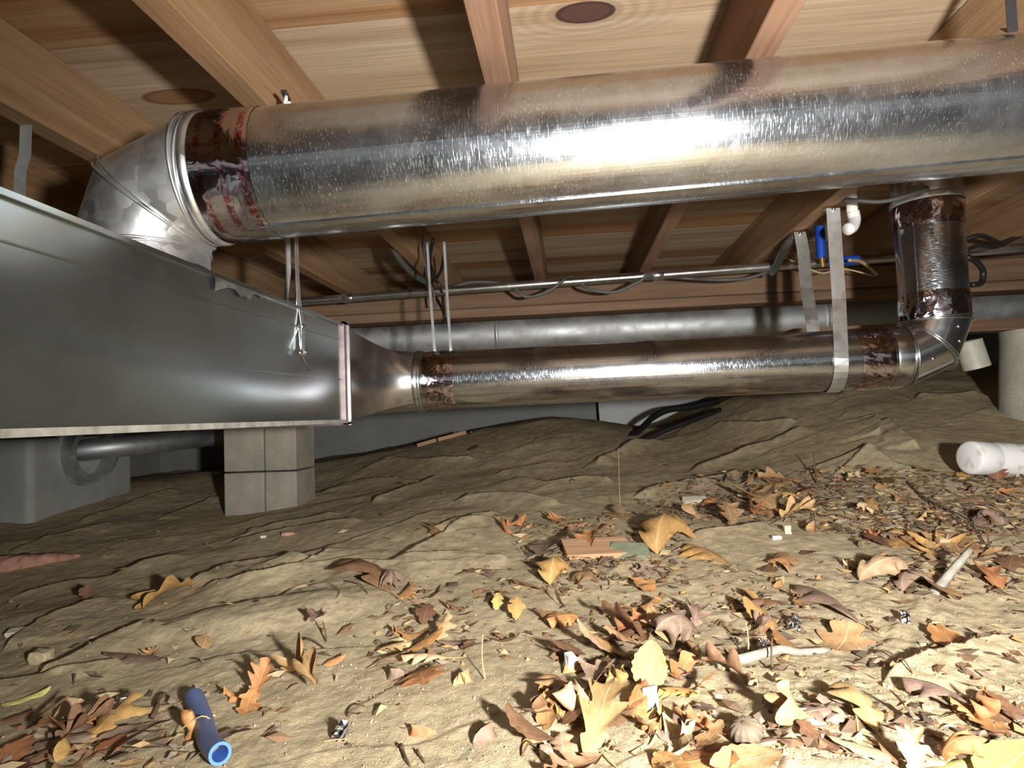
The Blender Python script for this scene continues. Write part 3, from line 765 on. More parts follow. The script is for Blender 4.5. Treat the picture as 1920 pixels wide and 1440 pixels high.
# strap far left and the dark one at top right
pA = at_y(45, 255, 1.02); pts = [Vector((pA[0] + .004, 1.02, ZJ + .01)), Vector(at_y(47, 290, 1.02)), Vector(at_y(38, 320, 1.02)), Vector(at_y(36, 380, 1.02)), Vector(at_y(36, 450, 1.02))]
strap('side_strap', 'bent grey strap dropping behind the trunk duct at the far left edge', pts, .022, (1, 0, 0), mat=MOLD)
pA = at_y(1895, 0, .93); pB = at_y(1899, 60, .93)
pts = [Vector((pA[0], .93, ZD - .002)), Vector(pA), Vector(pB), Vector((pB[0] + .004, .95, A[2] + CAM[2] + .14))]
strap('dark_strap', 'dark strap dropping onto the large pipe at the top right corner', pts, .014, (1, 0, 0), mat=MBLACK)
pA = at_y(541, 510, 1.45); pts = [Vector((pA[0], 1.45, ZJ)), Vector(pA), Vector(at_y(536, 556, 1.45)), Vector((at_y(536, 556, 1.45)[0], 1.45, TZ1))]
strap('thin_strap', 'thin grey strap behind the screwed strap, rising from the trunk duct top', pts, .012, (1, 0, 0), mat=MOLD)
# white clip at the split joist
hp = at_z(537, 184, ZJ - .004)
t = thing('joist_clip', 'small white staple clip in a hole of the split orange-brown joist above the elbow', 'clip', hp)
b = MB(); b.tube([(0, 0, .006), (0, -.004, -.012), (.003, -.008, -.018), (.007, -.004, -.010)], .0035, 8); b.build('hook', MWHITE, t, smooth=True)
b = MB(); b.box((-.001, .0, .0045), (.009, .03, .004)); o = b.build('slot', MBLACK, t, quat=Quaternion((0, 0, 1), .2))

# ------------------------------------------------------------------ conduit, cables, blue pipes, white fitting
CYc = 2.37
cL = Vector(at_y(560, 566, CYc)); cR = Vector(at_y(1990, 460, CYc)); cd = (cR - cL).normalized(); cL = cL - cd * .9
t = thing('conduit', 'thin grey metal conduit running across in front of the timber girder', 'conduit', cL)
b = MB(); n = 24; b.tube([cL + (cR - cL) * (i / n) for i in range(n + 1)], .0165, 14); b.build('tube', MCOND, t, origin=cL, smooth=True)
for f in (.30, .62, .9):
    p = cL + (cR - cL) * f; b = MB(); b.lathe([(.0168, -.02), (.019, -.017), (.019, .017), (.0168, .02)], 14); b.build('coupling', MCOND, t, loc=p - cL, quat=zquat(cd), smooth=True)
def curve(pts, n=8):
    P = [Vector(p) for p in pts]; out = []
    for i in range(len(P) - 1):
        p0, p1, p2, p3 = P[max(i - 1, 0)], P[i], P[i + 1], P[min(i + 2, len(P) - 1)]
        for k in range(n):
            t = k / n
            out.append(.5 * ((2 * p1) + (p2 - p0) * t + (2 * p0 - 5 * p1 + 4 * p2 - p3) * t * t + (3 * p1 - p0 - 3 * p2 + p3) * t ** 3))
    out.append(P[-1]); return out
def cable(name, label, pix, y, r, mat, cat='cable'):
    ys = y if isinstance(y, (list, tuple)) else [y] * len(pix)
    b = MB(); b.tube(curve([at_y(px, py, yy) for (px, py), yy in zip(pix, ys)]), r, 8)
    o = b.build(name, mat, smooth=True); return tag(o, label, cat)
f_ = CYc - .02; k_ = CYc + .03
cable('wrapped_cable', 'dark cable wound round the middle of the grey conduit', [(830, 545), (880, 530), (940, 531), (968, 545), (990, 557), (1030, 545), (1055, 527), (1075, 520), (1100, 540), (1150, 548), (1195, 530), (1215, 518), (1260, 520), (1300, 523), (1350, 525), (1400, 522), (1440, 510)],
      [k_, k_, k_, f_, f_, f_, f_, k_, f_, f_, f_, f_, k_, k_, f_, f_, f_], .006, MCABLE)
cable('sagging_cable', 'pale cable sagging along the joist above the two narrow straps', [(728, 440), (745, 480), (775, 515), (800, 530), (806, 545)], [1.95, 2.05, 2.2, 2.33, 2.345], .011, MCABLE)
cable('hanging_cable', 'dark cable knotted over the conduit beside the two narrow straps', [(795, 440), (797, 490), (803, 525), (812, 545), (816, 575)], [2.1, 2.2, 2.3, 2.345, 2.36], .005, MCABLE)
cable('looped_cable', 'dark cable looped down over the timber girder beside the two narrow straps', [(812, 450), (806, 490), (818, 525), (828, 545), (832, 580), (836, 606)], [2.0, 2.15, 2.3, 2.345, 2.58, 2.60], .006, MBLACK)
cable('short_cable', 'short dark cable forking from the knot at the conduit', [(832, 480), (828, 505), (815, 525), (800, 532)], [2.1, 2.2, 2.31, 2.34], .006, MBLACK)
cable('grey_cable', 'thick grey cable bent down from the joist left of the shorter hanger strap', [(1492, 442), (1475, 458), (1464, 478), (1456, 498), (1446, 512)], [2.05, 2.1, 2.2, 2.3, 2.345], .014, MCABLE)
cable('tan_cable', 'tan cable lying over the conduit beside the blue fitting', [(1592, 488), (1612, 490), (1628, 500), (1644, 515)], [2.2, 2.25, 2.3, 2.34], .006, MTANCABLE)
cable('tan_wire', 'thin tan wire sagging below the conduit behind the long hanger strap', [(1468, 482), (1500, 495), (1540, 512), (1580, 504), (1640, 518)], [2.33, 2.345, 2.345, 2.345, 2.345], .003, MTANCABLE)
cable('black_cable', 'black cable crossing above the conduit right of the riser', [(1812, 448), (1838, 442), (1866, 452), (1880, 456), (1925, 436)], [2.2, 2.2, 2.25, 2.28, 2.3], .008, MBLACK)
cable('black_cable', 'black cable arching between the riser and the joist, lower than the crossing one', [(1812, 470), (1835, 460), (1860, 464), (1885, 458)], [2.15, 2.18, 2.22, 2.27], .006, MBLACK)
cable('black_loop', 'black cable loop hanging beside the riser over the timber girder', [(1814, 482), (1830, 490), (1843, 508), (1840, 530), (1822, 534)], [2.2, 2.24, 2.28, 2.28, 2.26], .010, MBLACK)
cable('ceiling_cable', 'pale cable strung from the hanger strap to the riser collar', [(1585, 374), (1610, 376), (1650, 378), (1690, 370), (1740, 352)], [1.78, 1.76, 1.75, 1.74, 1.73], .006, MCABLE)
def stub(name, label, pa, pb, y, r, mat, cat, bore=True):
    a_, b_ = Vector(at_y(*pa, y)), Vector(at_y(*pb, y)); L = (b_ - a_).length
    b = MB(); b.lathe([(.0005, .004), (r * .72, .004), (r * .72, 0), (r, 0), (r, L), (r * .72, L), (r * .72, L - .004), (.0005, L - .004)], 18)
    o = b.build(name, mat, loc=a_, quat=zquat(b_ - a_), smooth=True, auto=40); return tag(o, label, cat)
stub('blue_tube', 'upright blue plastic water tube between the two hanger straps', (1537, 425), (1540, 482), 2.25, .016, MBLUE_B, 'tube')
stub('blue_fitting', 'horizontal blue plastic fitting above the conduit behind the long hanger strap', (1556, 490), (1608, 487), 2.28, .016, MBLUE_B, 'fitting')
stub('brass_fitting', 'tiny brass fitting below the upright blue tube', (1541, 484), (1543, 500), 2.26, .008, plain('brass', (.55, .38, .10), .3, .8), 'fitting')
t = thing('white_fitting', 'white plastic pipe elbow hanging under the joist between long strap and riser', 'fitting', at_y(1598, 378, 1.9)); o0 = Vector(t.location)
b = MB(); b.tube([Vector((at_y(1597, 375, 1.9)[0], 1.9, ZD - .001)) - o0, Vector(at_y(1597, 375, 1.9)) - o0, Vector(at_y(1598, 398, 1.9)) - o0], .015, 14); b.build('tube', MWHITE, t, smooth=True)
b = MB(); b.tube(curve([Vector(at_y(1599, 397, 1.9)) - o0, Vector(at_y(1602, 412, 1.9)) - o0, Vector(at_y(1598, 425, 1.885)) - o0, Vector(at_y(1590, 430, 1.87)) - o0], 5), .017, 14); b.build('bend', MWHITE, t, smooth=True)

# ------------------------------------------------------------------ far things
pa, pb = Vector(at_y(560, 640, 3.15)), Vector(at_y(2000, 560, 3.15)); pa.z = pb.z = CAM[2] + .405
t = thing('rear_duct', 'old grey round duct running behind the timber girder', 'duct', pa)
b = MB(); b.lathe([(.098, (pb - pa).length * k / 10) for k in range(11)], 48); b.build('pipe', MOLD, t, smooth=True, quat=zquat(pb - pa))
for f in (.28, .7):
    b = MB(); L = (pb - pa).length * f; b.lathe([(.099, L - .01), (.103, L - .006), (.103, L + .006), (.099, L + .01)], 40); b.build('bead', MOLD, t, smooth=True, quat=zquat(pb - pa))
a_, b_ = Vector(at_y(1122, 745, 4.6)), Vector(at_y(1345, 745, 4.6))
b = MB(); b.box((0, 0, 0), ((b_ - a_).length, .03, .36)); o = b.build('foam_board', MBOARD, loc=((a_.x + b_.x) / 2, 4.6, a_.z - .11), quat=Quaternion((0, 1, 0), -.035)); tag(o, 'white board leaning at the far wall, seen under the smaller pipe', 'board')
cable('black_hose', 'black hose curving down over the white board to the dirt', [(1345, 752), (1300, 762), (1255, 768), (1225, 782), (1204, 802), (1180, 822)], [3.75, 3.7, 3.65, 3.6, 3.5, 3.4], .018, MBLACK, 'hose')
cable('black_hose', 'second black hose lying below the first one on the dirt', [(1350, 768), (1300, 788), (1250, 806), (1205, 826)], [3.4, 3.3, 3.25, 3.2], .013, MBLACK, 'hose')
for k, (p, q, w, lab) in enumerate((((783, 826), (818, 812), .03, 'short tan wood scrap on the far dirt below the transition'), ((822, 812), (874, 795), .035, 'longer tan wood scrap on the far dirt below the smaller pipe'))):
    A_, B_ = Vector(gpf(*p)), Vector(gpf(*q)); A_.z += .010; B_.z += .012; b = MB(); L = (B_ - A_).length
    b.box((0, 0, 0), (L, w, .02)); dx = (B_ - A_).normalized()
    o = b.build('wood_scrap', W_SCRAP, loc=(A_ + B_) / 2, quat=dx.to_track_quat('X', 'Z')); tag(o, lab, 'wood scrap')
t = thing('shiny_screw', 'shiny screw head standing on the far dirt under the smaller pipe', 'screw', gpf(886, 812, 3.5)); 
b = MB(); b.lathe([(.003, 0), (.003, .025), (.010, .025), (.009, .031), (.001, .034)], 12); b.build('shank', MSCREW, t, smooth=True, quat=zquat((-.1, -1, .3)))
# old grey plenum and its pipe below the trunk, far left
yp = 2.75
px0 = at_y(175, 850, yp)[0]
zt = TZ0 - .02
t = thing('old_plenum', 'old grey sheet metal box on the dirt under the trunk duct, far left', 'plenum', (px0 - .45, yp, .0)); o0 = Vector(t.location)
b = MB(); b.box((px0 - .45, yp, zt - .25), (.84, .62, .5)); o = b.build('box_body', plain('plenum_grey', (.34, .335, .31), .75, 0, .15, 7), t, origin=o0); bv = o.modifiers.new('bevel', 'BEVEL'); bv.width = .03; bv.segments = 4
cc = Vector((px0 - .03, yp - .02, at_y(150, 848, yp)[2]))
b = MB(); b.lathe([(.13, -.01), (.15, -.005), (.15, .015), (.135, .02), (.125, .07), (.105, .075), (.11, -.01)], 40); o = b.build('round_collar', MOLD, t, loc=cc - o0, quat=zquat((1, -.15, 0)), smooth=True, auto=40)
pe = Vector(at_y(436, 814, 3.3)); ps = cc + (cc - pe).normalized() * .12 + Vector((0, 0, .01))
b = MB(); b.tube([ps, ps.lerp(pe, .4), pe], .05, 20); o = b.build('old_pipe', MOLD, smooth=True); tag(o, 'old dusty grey pipe running away from the grey box towards the block pier', 'pipe')
# beige fitting behind the riser elbow
stub('beige_fitting', 'beige plastic fitting behind the riser elbow', (1815, 640), (1832, 690), 2.5, .045, plain('beige_plastic', (.45, .43, .36), .5), 'fitting')

# ------------------------------------------------------------------ white pipe on the dirt
a_ = Vector(at_y(1817, 858, 1.86)); b_ = Vector(at_y(2080, 872, 1.98)); L = (b_ - a_).length; qd = zquat(b_ - a_)
t = thing('white_pipe', 'thick white plastic drain pipe lying on the dirt at the right edge', 'pipe', a_)
b = MB(); b.lathe([(.0005, -.004), (.036, -.003), (.043, 0.0), (.0455, .004), (.0455, .058), (.0435, .066), (.0435, .072), (.0455, .078), (.0455, L)], 48); b.build('tube', MPVC, t, smooth=True, quat=qd, auto=35)

# ================================================================== THINGS ON THE DIRT
LAND = {}                                                # named places for the leaf labels
def land(name, p): LAND[name] = np.array(p[:2])
land('white drain pipe', gp(1850, 900))
land('block pier', gp(500, 950))

# blue tube stub
ctr = [gp(364, 1322), gp(380, 1365), gp(392, 1408), gp(393, 1448)]
r_ = .0125
pts = [Vector((p[0], p[1], p[2] + r_ * .9)) for p in ctr]; pts[-1] = pts[-2] + (pts[-2] - pts[-3]) * .62 + Vector((.008, 0, .004))
pts = curve(pts, 6)
t = thing('blue_tube_stub', 'cut piece of faded blue plastic tube lying on the dirt near the bottom left', 'tube', pts[0]); o0 = Vector(t.location)
b = MB(); b.tube(pts, r_, 20, cap=False); b.build('outer_wall', MBLUE, t, origin=o0, smooth=True)
b = MB(); b.tube(list(reversed(pts)), r_ * .72, 20, cap=False); b.build('bore', MBLUE_IN, t, origin=o0, smooth=True)
for e, s in ((pts[0], -1), (pts[-1], 1)):
    dd = (pts[1] - pts[0]) if s < 0 else (pts[-1] - pts[-2])
    b = MB(); b.lathe([(r_ * .72, 0), (r_, 0)], 20); b.build('cut_rim', MBLUE_IN, t, loc=e - o0, quat=zquat(dd * s))
b = MB(); p = [gp(330, 1381), gp(378, 1383), gp(405, 1376)]
b.tube(curve([Vector((p[0][0], p[0][1], p[0][2] + .004)), Vector((p[1][0], p[1][1], p[1][2] + r_ * 2 + .002)), Vector((p[2][0], p[2][1], p[2][2] + .012))], 4), .0008, 5)
o = b.build('pine_needle', MSTRAW); tag(o, 'thin pale straw lying across the blue tube', 'straw')
land('blue tube', gp(380, 1375))

def chunk(name, label, cat, px, py, size, mat, rot=0, tilt=0, seed=0, lift=.4, sub=1):
    """irregular flat-sided lump resting on the dirt"""
    r = random.Random(seed); p = gp(px, py)
    import bmesh
    bm = bmesh.new(); bmesh.ops.create_cube(bm, size=1.0)
    bmesh.ops.subdivide_edges(bm, edges=bm.edges[:], cuts=sub, use_grid_fill=True)
    for v in bm.verts:
        v.co += Vector((r.uniform(-.09, .09), r.uniform(-.09, .09), r.uniform(-.07, .07)))
        v.co = Vector((v.co.x * size[0], v.co.y * size[1], v.co.z * size[2]))
    me = bpy.data.meshes.new(name); bm.to_mesh(me); bm.free(); me.materials.append(mat)
    o = bpy.data.objects.new(name, me); COL.objects.link(o)
    bv = o.modifiers.new('bevel', 'BEVEL'); bv.width = min(size) * .12; bv.segments = 2
    o.location = (p[0], p[1], p[2] + size[2] * lift); o.rotation_euler = (tilt, 0, rot)
    return tag(o, label, cat)
def px_len(px, py): p = gp(px, py); return (p[1]) / F     # metres per pixel at that spot
u = px_len(1115, 1035)
chunk('wood_offcut', 'flat reddish cedar offcut half buried in leaves at the centre right', 'wood offcut', 1122, 1036, (112 * u, .085, .020), W_SCRAP, .12, .25, 1, .35, 0); land('cedar offcut', gp(1115, 1030))
chunk('slate_piece', 'three-cornered greenish grey slate chip leaning at the cedar offcut', 'slate chip', 1180, 1042, (70 * u, .05, .016), MGLASSY, -.3, .55, 2, .6, 0); land('greenish slate chip', gp(1185, 1040))
chunk('chalk_chip', 'rough pale grey chalky chip among the leaves right of centre', 'chip', 1305, 944, (44 * px_len(1305, 944), .03, .016), MCHALK, .2, .4, 3, .5); land('pale chalky chip', gp(1305, 944))
u = px_len(1218, 1330)
chunk('white_scrap', 'bright white folded plastic scrap between large leaves at the bottom', 'scrap', 1220, 1332, (26 * u, .012, 44 * u), MBONE, .2, -.25, 4, .4, 0); land('white plastic scrap', gp(1218, 1340))
chunk('white_stone', 'small pinkish white stone above the big leaves at the bottom', 'stone', 1070, 1255, (22 * u, .018, .026), plain('white_quartz', (.62, .56, .53), .6), .4, .2, 5, .4); land('pinkish white stone', gp(1070, 1258))
chunk('pale_chip', 'small white flaky chip in the dirt at the left edge', 'chip', 28, 1191, (26 * px_len(28, 1191), .022, .012), MCHALK, .4, .2, 6, .4, 1); land('white flaky chip', gp(28, 1192))
chunk('white_bit', 'tiny white chip on the dirt left of centre', 'chip', 494, 1009, (.016, .012, .008), MBONE, 0, 0, 7, .4); chunk('pink_bit', 'small pink foam crumb beside the tiny white chip', 'crumb', 540, 1004, (.04, .014, .010), MPINK, .2, 0, 8, .4)
chunk('shell_chip', 'bone white chip among the leaf litter above the bare dirt patch', 'chip', 1456, 1011, (.022, .012, .010), MBONE, .1, 0, 9, .4); chunk('shell_chip', 'pale jagged chip right of the bone white chip', 'chip', 1476, 1000, (.016, .014, .022), MCHALK, .1, 0, 10, .4)
land('bone white chip', gp(1460, 1010))
for k, (px, py, s, lab) in enumerate(((78, 1240, .03, 'dirt clod standing at the far left, the larger of two'), (70, 1226, .012, 'small tan pebble on top of the larger dirt clod'), (1665, 1290, .010, 'pale pebble in the bare dirt at the lower right'), (1730, 1212, .009, 'pale pebble by the dirt ridge at the lower right'), (1020, 1388, .014, 'yellowish pebble among big leaves at the bottom'), (1025, 1418, .016, 'pale yellow stone under the three-pointed leaf at the bottom'), (925, 1337, .014, 'tan pebble on the bare dirt at the bottom centre'), (1740, 1330, .010, 'white pebble left of the folded leaf at lower right'), (1345, 1310, .012, 'pale stone under the curled brown leaf'), (1060, 1008, .010, 'rounded tan pebble among the litter left of the cedar offcut'))):
    chunk('pebble', lab, 'pebble', px, py, (s, s * .85, s * .8), plain('pebble_tan', (.45, .36, .225), .85, 0, .2, 90) if k == 0 else bpy.data.materials['pebble_tan'], k, 0, 20 + k, .3, 1)

# crumpled foil scraps
def foil_scrap(label, px, py, s, seed):
    r = random.Random(seed); p = gp(px, py)
    b = MB(); n = 6
    V = [((i / n - .5) * s + r.uniform(-.1, .1) * s, r.uniform(-.18, .18) * s, (j / n - .5) * s * 1.3 + r.uniform(-.1, .1) * s) for i in range(n + 1) for j in range(n + 1)]
    b.add(V, [(i * (n + 1) + j, (i + 1) * (n + 1) + j, (i + 1) * (n + 1) + j + 1, i * (n + 1) + j + 1) for i in range(n) for j in range(n) if (i, j) not in ((0, 0), (n - 1, 0), (0, n - 1), (n - 1, n - 1))])
    o = b.build('foil_scrap', MSCREW, loc=(p[0], p[1], p[2] + s * .5)); o.rotation_euler = (-.5, .3, r.uniform(-.4, .4)); return tag(o, label, 'foil scrap', 'foil scraps')
foil_scrap('crumpled silver foil scrap leaning on leaves at the lower right', 1491, 1182, .022, 1); land('crumpled foil scrap', gp(1490, 1180))
foil_scrap('flat silver foil scrap just below the crumpled one', 1431, 1222, .018, 2); foil_scrap('small dull foil scrap beside the orange curled leaf, lower centre', 638, 1386, .018, 3)
foil_scrap('small foil scrap under the large drooping oak leaf', 1640, 1085, .014, 4); foil_scrap('tiny foil scrap beside the folded tan leaf at lower right', 1820, 1355, .012, 5); foil_scrap('grey foil scrap on the dirt right of the stemmed oak leaf', 1698, 1166, .016, 6)

# striped nut hull
p = gp(1400, 1392); u = px_len(1395, 1385)
t = thing('nut_hull', 'grey striped fibrous nut hull near the bottom edge', 'nut hull', (p[0], p[1], p[2])); land('striped nut hull', p)
R = 30 * u
b = MB(); prof = [(.001, -R * .75)] + [(R * math.sin(PI * k / 12) * (.86 if k < 6 else .95), -R * .75 * math.cos(PI * k / 12)) for k in range(1, 12)] + [(.001, R * .7)]
b.lathe(prof, 40, lambda a, z: R * .085 * math.sin(a * 13) * (1 - (z / R) ** 2)); b.build('husk', MHULL, t, smooth=True, loc=(0, 0, R * .6), quat=zquat((-.3, -.35, 1)))
b = MB(); b.lathe([(R * .16, 0), (R * .12, R * .1), (.0005, R * .12)], 10); b.build('tip', MTWIG, t, loc=Vector((0, 0, R * .6)) + Vector((-.3, -.35, 1)).normalized() * R * .66, quat=zquat((-.3, -.35, 1)))
# screw lying at lower left
p = gp(217, 1316); t = thing('steel_screw', 'small shiny screw lying on the dirt left of the blue tube', 'screw', p + np.array([0, 0, .004])); land('shiny screw', p)
b = MB(); b.lathe([(.0005, -.002), (.004, 0), (.0045, .002), (.0018, .004)], 12); b.build('head', MSCREW, t, smooth=True, quat=zquat((1, .3, .0)))
b = MB(); b.lathe([((.0016 if k % 2 else .0022), .004 + k * .0012) for k in range(16)] + [(.0003, .026)], 10); b.build('thread', MSCREW, t, quat=zquat((1, .3, .0)))
# half buried hoop
hp = [gp(x, y) for x, y in ((528, 1122), (545, 1107), (570, 1098), (600, 1095), (625, 1101), (638, 1113), (630, 1124))]
b = MB(); b.tube(curve([Vector((p[0], p[1], p[2] + (-.001 if 0 < i < 6 else -.005))) for i, p in enumerate(hp)], 5), .0055, 8)
o = b.build('buried_hoop', plain('dusty_rust', (.36, .27, .16), .9, 0, .2, 40), smooth=True); tag(o, 'dusty hoop half buried in the smooth dirt mound', 'hoop'); land('half buried hoop', gp(585, 1110))
# pink insulation tuft
def tuft():
    pa = gp(-40, 1075); pb = gp(150, 1043)
    r = random.Random(3); V = []; Fs = []
    b = MB(); n, m = 26, 12
    for i in range(n + 1):
        f = i / n; c = pa + (pb - pa) * f; w = .075 * (1 - f) ** .7 + .006; h = .038 * (1 - f) ** .6 + .006
        for k in range(m):
            a = 2 * PI * k / m; q = .75 + .5 * r.random()
            V.append((c[0] + .2 * w * math.cos(a) * q, c[1] + w * math.cos(a) * q, hz(c[0], c[1]) + max(-.004, h * math.sin(a) * q)))
    b.add(V, [(i * m + k, i * m + (k + 1) % m, (i + 1) * m + (k + 1) % m, (i + 1) * m + k) for i in range(n) for k in range(m)] + [tuple(reversed(range(m))), tuple(range(n * m, n * m + m))])
    o = b.build('insulation_tuft', MPINK, smooth=True); tag(o, 'torn tuft of dusty pink insulation on the dirt at the left edge', 'insulation')
tuft(); land('pink insulation tuft', gp(80, 1055))

# twigs and straws
TW_ = [((652, 1345), (684, 1327), 'thin bent brown twig on bare dirt below centre left', MTWIG, .0016), ((905, 1190), (910, 1275), 'upright pale straw among curled leaves in the lower middle', MSTRAW, .0011),
       ((1398, 1165), (1400, 1240), 'upright pale straw beside the crumpled foil scrap', MSTRAW, .0012), ((1448, 1195), (1450, 1260), 'dark upright twig below the crumpled foil scrap', MTWIG, .0016),
       ((1345, 1255), (1555, 1228), 'long grey flattened stick on the dirt, lower right', MGREYSTONE, .008), ((1750, 1110), (1820, 1030), 'thick grey-brown stick standing out of the litter at the right', MGREYSTONE, .009),
       ((1700, 905), (1842, 1018), 'long dark twig slanting over the leaf litter at the right', MTWIG, .0026), ((1780, 965), (1838, 1012), 'second dark twig alongside the long slanting one', MTWIG, .0022), ((1853, 975), (1855, 1028), 'short dark upright twig in the litter at the right', MTWIG, .002),
       ((1480, 900), (1530, 1000), 'thin brown twig in the litter above the bare patch', MTWIG, .0018), ((1525, 850), (1532, 908), 'dark upright stem at the upper edge of the litter', MTWIG, .003), ((1240, 1150), (1285, 1137), 'pale straw crossing a curved straw, centre right', MSTRAW, .0018), ((1195, 1150), (1290, 1185), 'curved pale straw in the litter, centre right', MSTRAW, .0016),
       ((1095, 1365), (1165, 1450), 'long pale leaf stalk lying over the long tan leaf', MSTRAW, .0016), ((1575, 1290), (1610, 1385), 'long curved leaf stalk at the bottom right', MSTRAW, .0018), ((1680, 1268), (1712, 1284), 'thin twig on pebbly dirt at lower right', MTWIG, .0013), ((750, 1400), (770, 1440), 'forked dark twig at the bottom edge', MTWIG, .0018), ((780, 1412), (797, 1434), 'small curled stem near the bottom edge', MTWIG, .0014),
       ((570, 1200), (610, 1215), 'dark twig left of the fan of leaves, middle bottom', MTWIG, .002), ((605, 1165), (612, 1205), 'upright dark stem above the dark twig, middle bottom', MTWIG, .0016), ((978, 1420), (1000, 1398), 'thin curved stem at the bottom left of the three-pointed leaf', MTWIG, .0012), ((1420, 1395), (1500, 1405), 'reddish leaf stalk beside the nut hull', MTWIG, .0014), ((140, 1255), (138, 1285), 'small grey twig stub on the dirt at lower left', MTWIG, .0016), ((135, 1375), (150, 1335), 'thin stem sticking up from leaves at lower left', MSTRAW, .0014), ((285, 1350), (310, 1305), 'flat brown stem curving over a pale leaf at lower left', MTWIG, .003),
       ((1160, 840), (1163, 960), 'hair-thin upright straw in the middle of the dirt', MSTRAW, .0007), ((645, 1090), (690, 1115), 'thin stalk of the folded brown leaf left of centre', MTWIG, .0014), ((1640, 1225), (1700, 1250), 'short dark twig on the pebbly dirt, right', MTWIG, .0014)]
for k, (pa, pb, lab, mat, r) in enumerate(TW_):
    a_, b_ = gp(*pa), gp(*pb)
    upright = 'pright' in lab or 'standing' in lab or 'sticking' in lab
    rr = random.Random(k)
    if upright:
        low, high = (pa, pb) if pa[1] > pb[1] else (pb, pa)
        a_ = gp(*low); y = a_[1] + .02; b_ = at_y(high[0], high[1], y)
        pts = [Vector(a_) - Vector((0, 0, .004)), Vector(a_).lerp(Vector(b_), .5) + Vector((rr.uniform(-.004, .004), 0, 0)), Vector(b_)]
    else:
        L = np.linalg.norm(b_ - a_); pts = []
        for i in range(5):
            f = i / 4; q = a_ + (b_ - a_) * f; q = q + np.array([rr.uniform(-.05, .05) * L, rr.uniform(-.05, .05) * L, 0]) * (0 < i < 4)
            pts.append(Vector((q[0], q[1], hz(q[0], q[1]) + r * 1.0 + (.012 + .03 * L) * math.sin(PI * f) * rr.uniform(.2, .8))))
    b = MB(); c = curve(pts, 3); b.tube(c, [r * (1.15 - .6 * i / len(c)) for i in range(len(c))], 6)
    o = b.build('twig' if mat is not MSTRAW else 'straw', mat, smooth=True); tag(o, lab, 'twig' if mat is not MSTRAW else 'straw')

# ================================================================== LEAVES
def leaf_mesh(kind, seed):
    r = random.Random(seed); ns = 27; cols = 7
    lob = r.choice([2.6, 3.1, 3.6]); ph = r.uniform(0, .3); deep = r.uniform(.5, .78)
    kl = r.uniform(-1.5, 1.9); kc0 = r.uniform(-1.1, 1.3); tw = r.uniform(-.7, .7)
    if kind == 'ovate': kl = r.uniform(-.7, 1.0); kc0 = r.uniform(-.7, .8); tw *= .5
    if kind == 'curled': kl = r.uniform(1.6, 3.0) * r.choice([-1, 1]); kc0 = r.uniform(1.6, 3.0) * r.choice([-1, 1]); tw = r.uniform(-1.2, 1.2)
    V = []; UV = []
    px = pz = 0.0; th = -kl * .5; prev = 0
    for i in range(ns):
        t = i / (ns - 1)
        th = -kl * .5 + kl * t
        if i: px += math.cos(th) / (ns - 1); pz += math.sin(th) / (ns - 1)
        env = math.sin(PI * min(1, t ** .85)) ** .65 * .5
        wl = []
        for side_ in (-1, 1):
            if kind in ('oak', 'curled'):
                x = t * lob + ph + .06 * side_; f = abs(math.sin(PI * x)) ** 1.5
                w = env * (1 - deep + deep * f) * (.8 + .5 * t if t < .7 else 1.15); fw = .16 * f * env * 2
            elif kind == 'ovate':
                w = env * (.86 + .05 * math.sin(t * 40 + side_)); fw = .04
            else:                                        # torn piece
                w = env * (.55 + .55 * vfrag[(seed * 7 + i // 3 + (side_ + 1) * 31) % 97]); fw = .05 * (vfrag[(i * 3 + seed) % 97] - .5)
            wl.append((max(w, .006), fw))
        kc = kc0 * (.6 + .8 * t); ro = tw * (t - .5)
        for c in range(cols):
            s = (c / (cols - 1)) * 2 - 1
            w, fw = wl[0] if s < 0 else wl[1]
            d = abs(s) * w; ang = kc * abs(s) * .9
            y = math.copysign(1, s) * (d * math.cos(ang * .5)); z = d * math.sin(ang * .5) + .012 * math.sin(t * 17 + s * 3 + seed) * abs(s)
            y, z = y * math.cos(ro) - z * math.sin(ro), y * math.sin(ro) + z * math.cos(ro)
            fx = fw * abs(s) ** 1.5
            V.append((px + fx * math.cos(th) - z * math.sin(th), y, pz + z * math.cos(th) + fx * math.sin(th))); UV.append((t, s))
    Fs = [(i * cols + c, (i + 1) * cols + c, (i + 1) * cols + c + 1, i * cols + c + 1) for i in range(ns - 1) for c in range(cols - 1)]
    a0 = np.array(V); x0 = a0[0 + cols // 2]; x1 = a0[-1 - cols // 2]
    dv_ = x1 - x0; L = math.hypot(dv_[0], dv_[2]) or 1; ca, sa = dv_[0] / L, dv_[2] / L      # chord on +X, unit length
    a0 = a0 - x0; X = (a0[:, 0] * ca + a0[:, 2] * sa) / L; Z = (-a0[:, 0] * sa + a0[:, 2] * ca) / L; Y = a0[:, 1] / L
    me = bpy.data.meshes.new('leaf_' + kind); me.from_pydata(np.stack([X, Y, Z], 1).tolist(), [], Fs)
    ul = me.uv_layers.new(name='UVMap'); idx = np.empty(len(me.loops), dtype=np.int32); me.loops.foreach_get('vertex_index', idx)
    ul.data.foreach_set('uv', np.array(UV, dtype=np.float32)[idx].ravel())
    me.polygons.foreach_set('use_smooth', [True] * len(me.polygons)); me.materials.append(LEAFM['tan']); me.update()
    me['zlo'] = float(Z.min()); me['zhi'] = float(Z.max())
    return me
vfrag = [random.Random(5).random() for _ in range(1)]; _r5 = random.Random(5); vfrag = [_r5.random() for _ in range(97)]
LM = {k: [leaf_mesh(k, 100 * j + i) for i in range(n)] for j, (k, n) in enumerate((('oak', 9), ('ovate', 6), ('curled', 7), ('torn', 9)))}
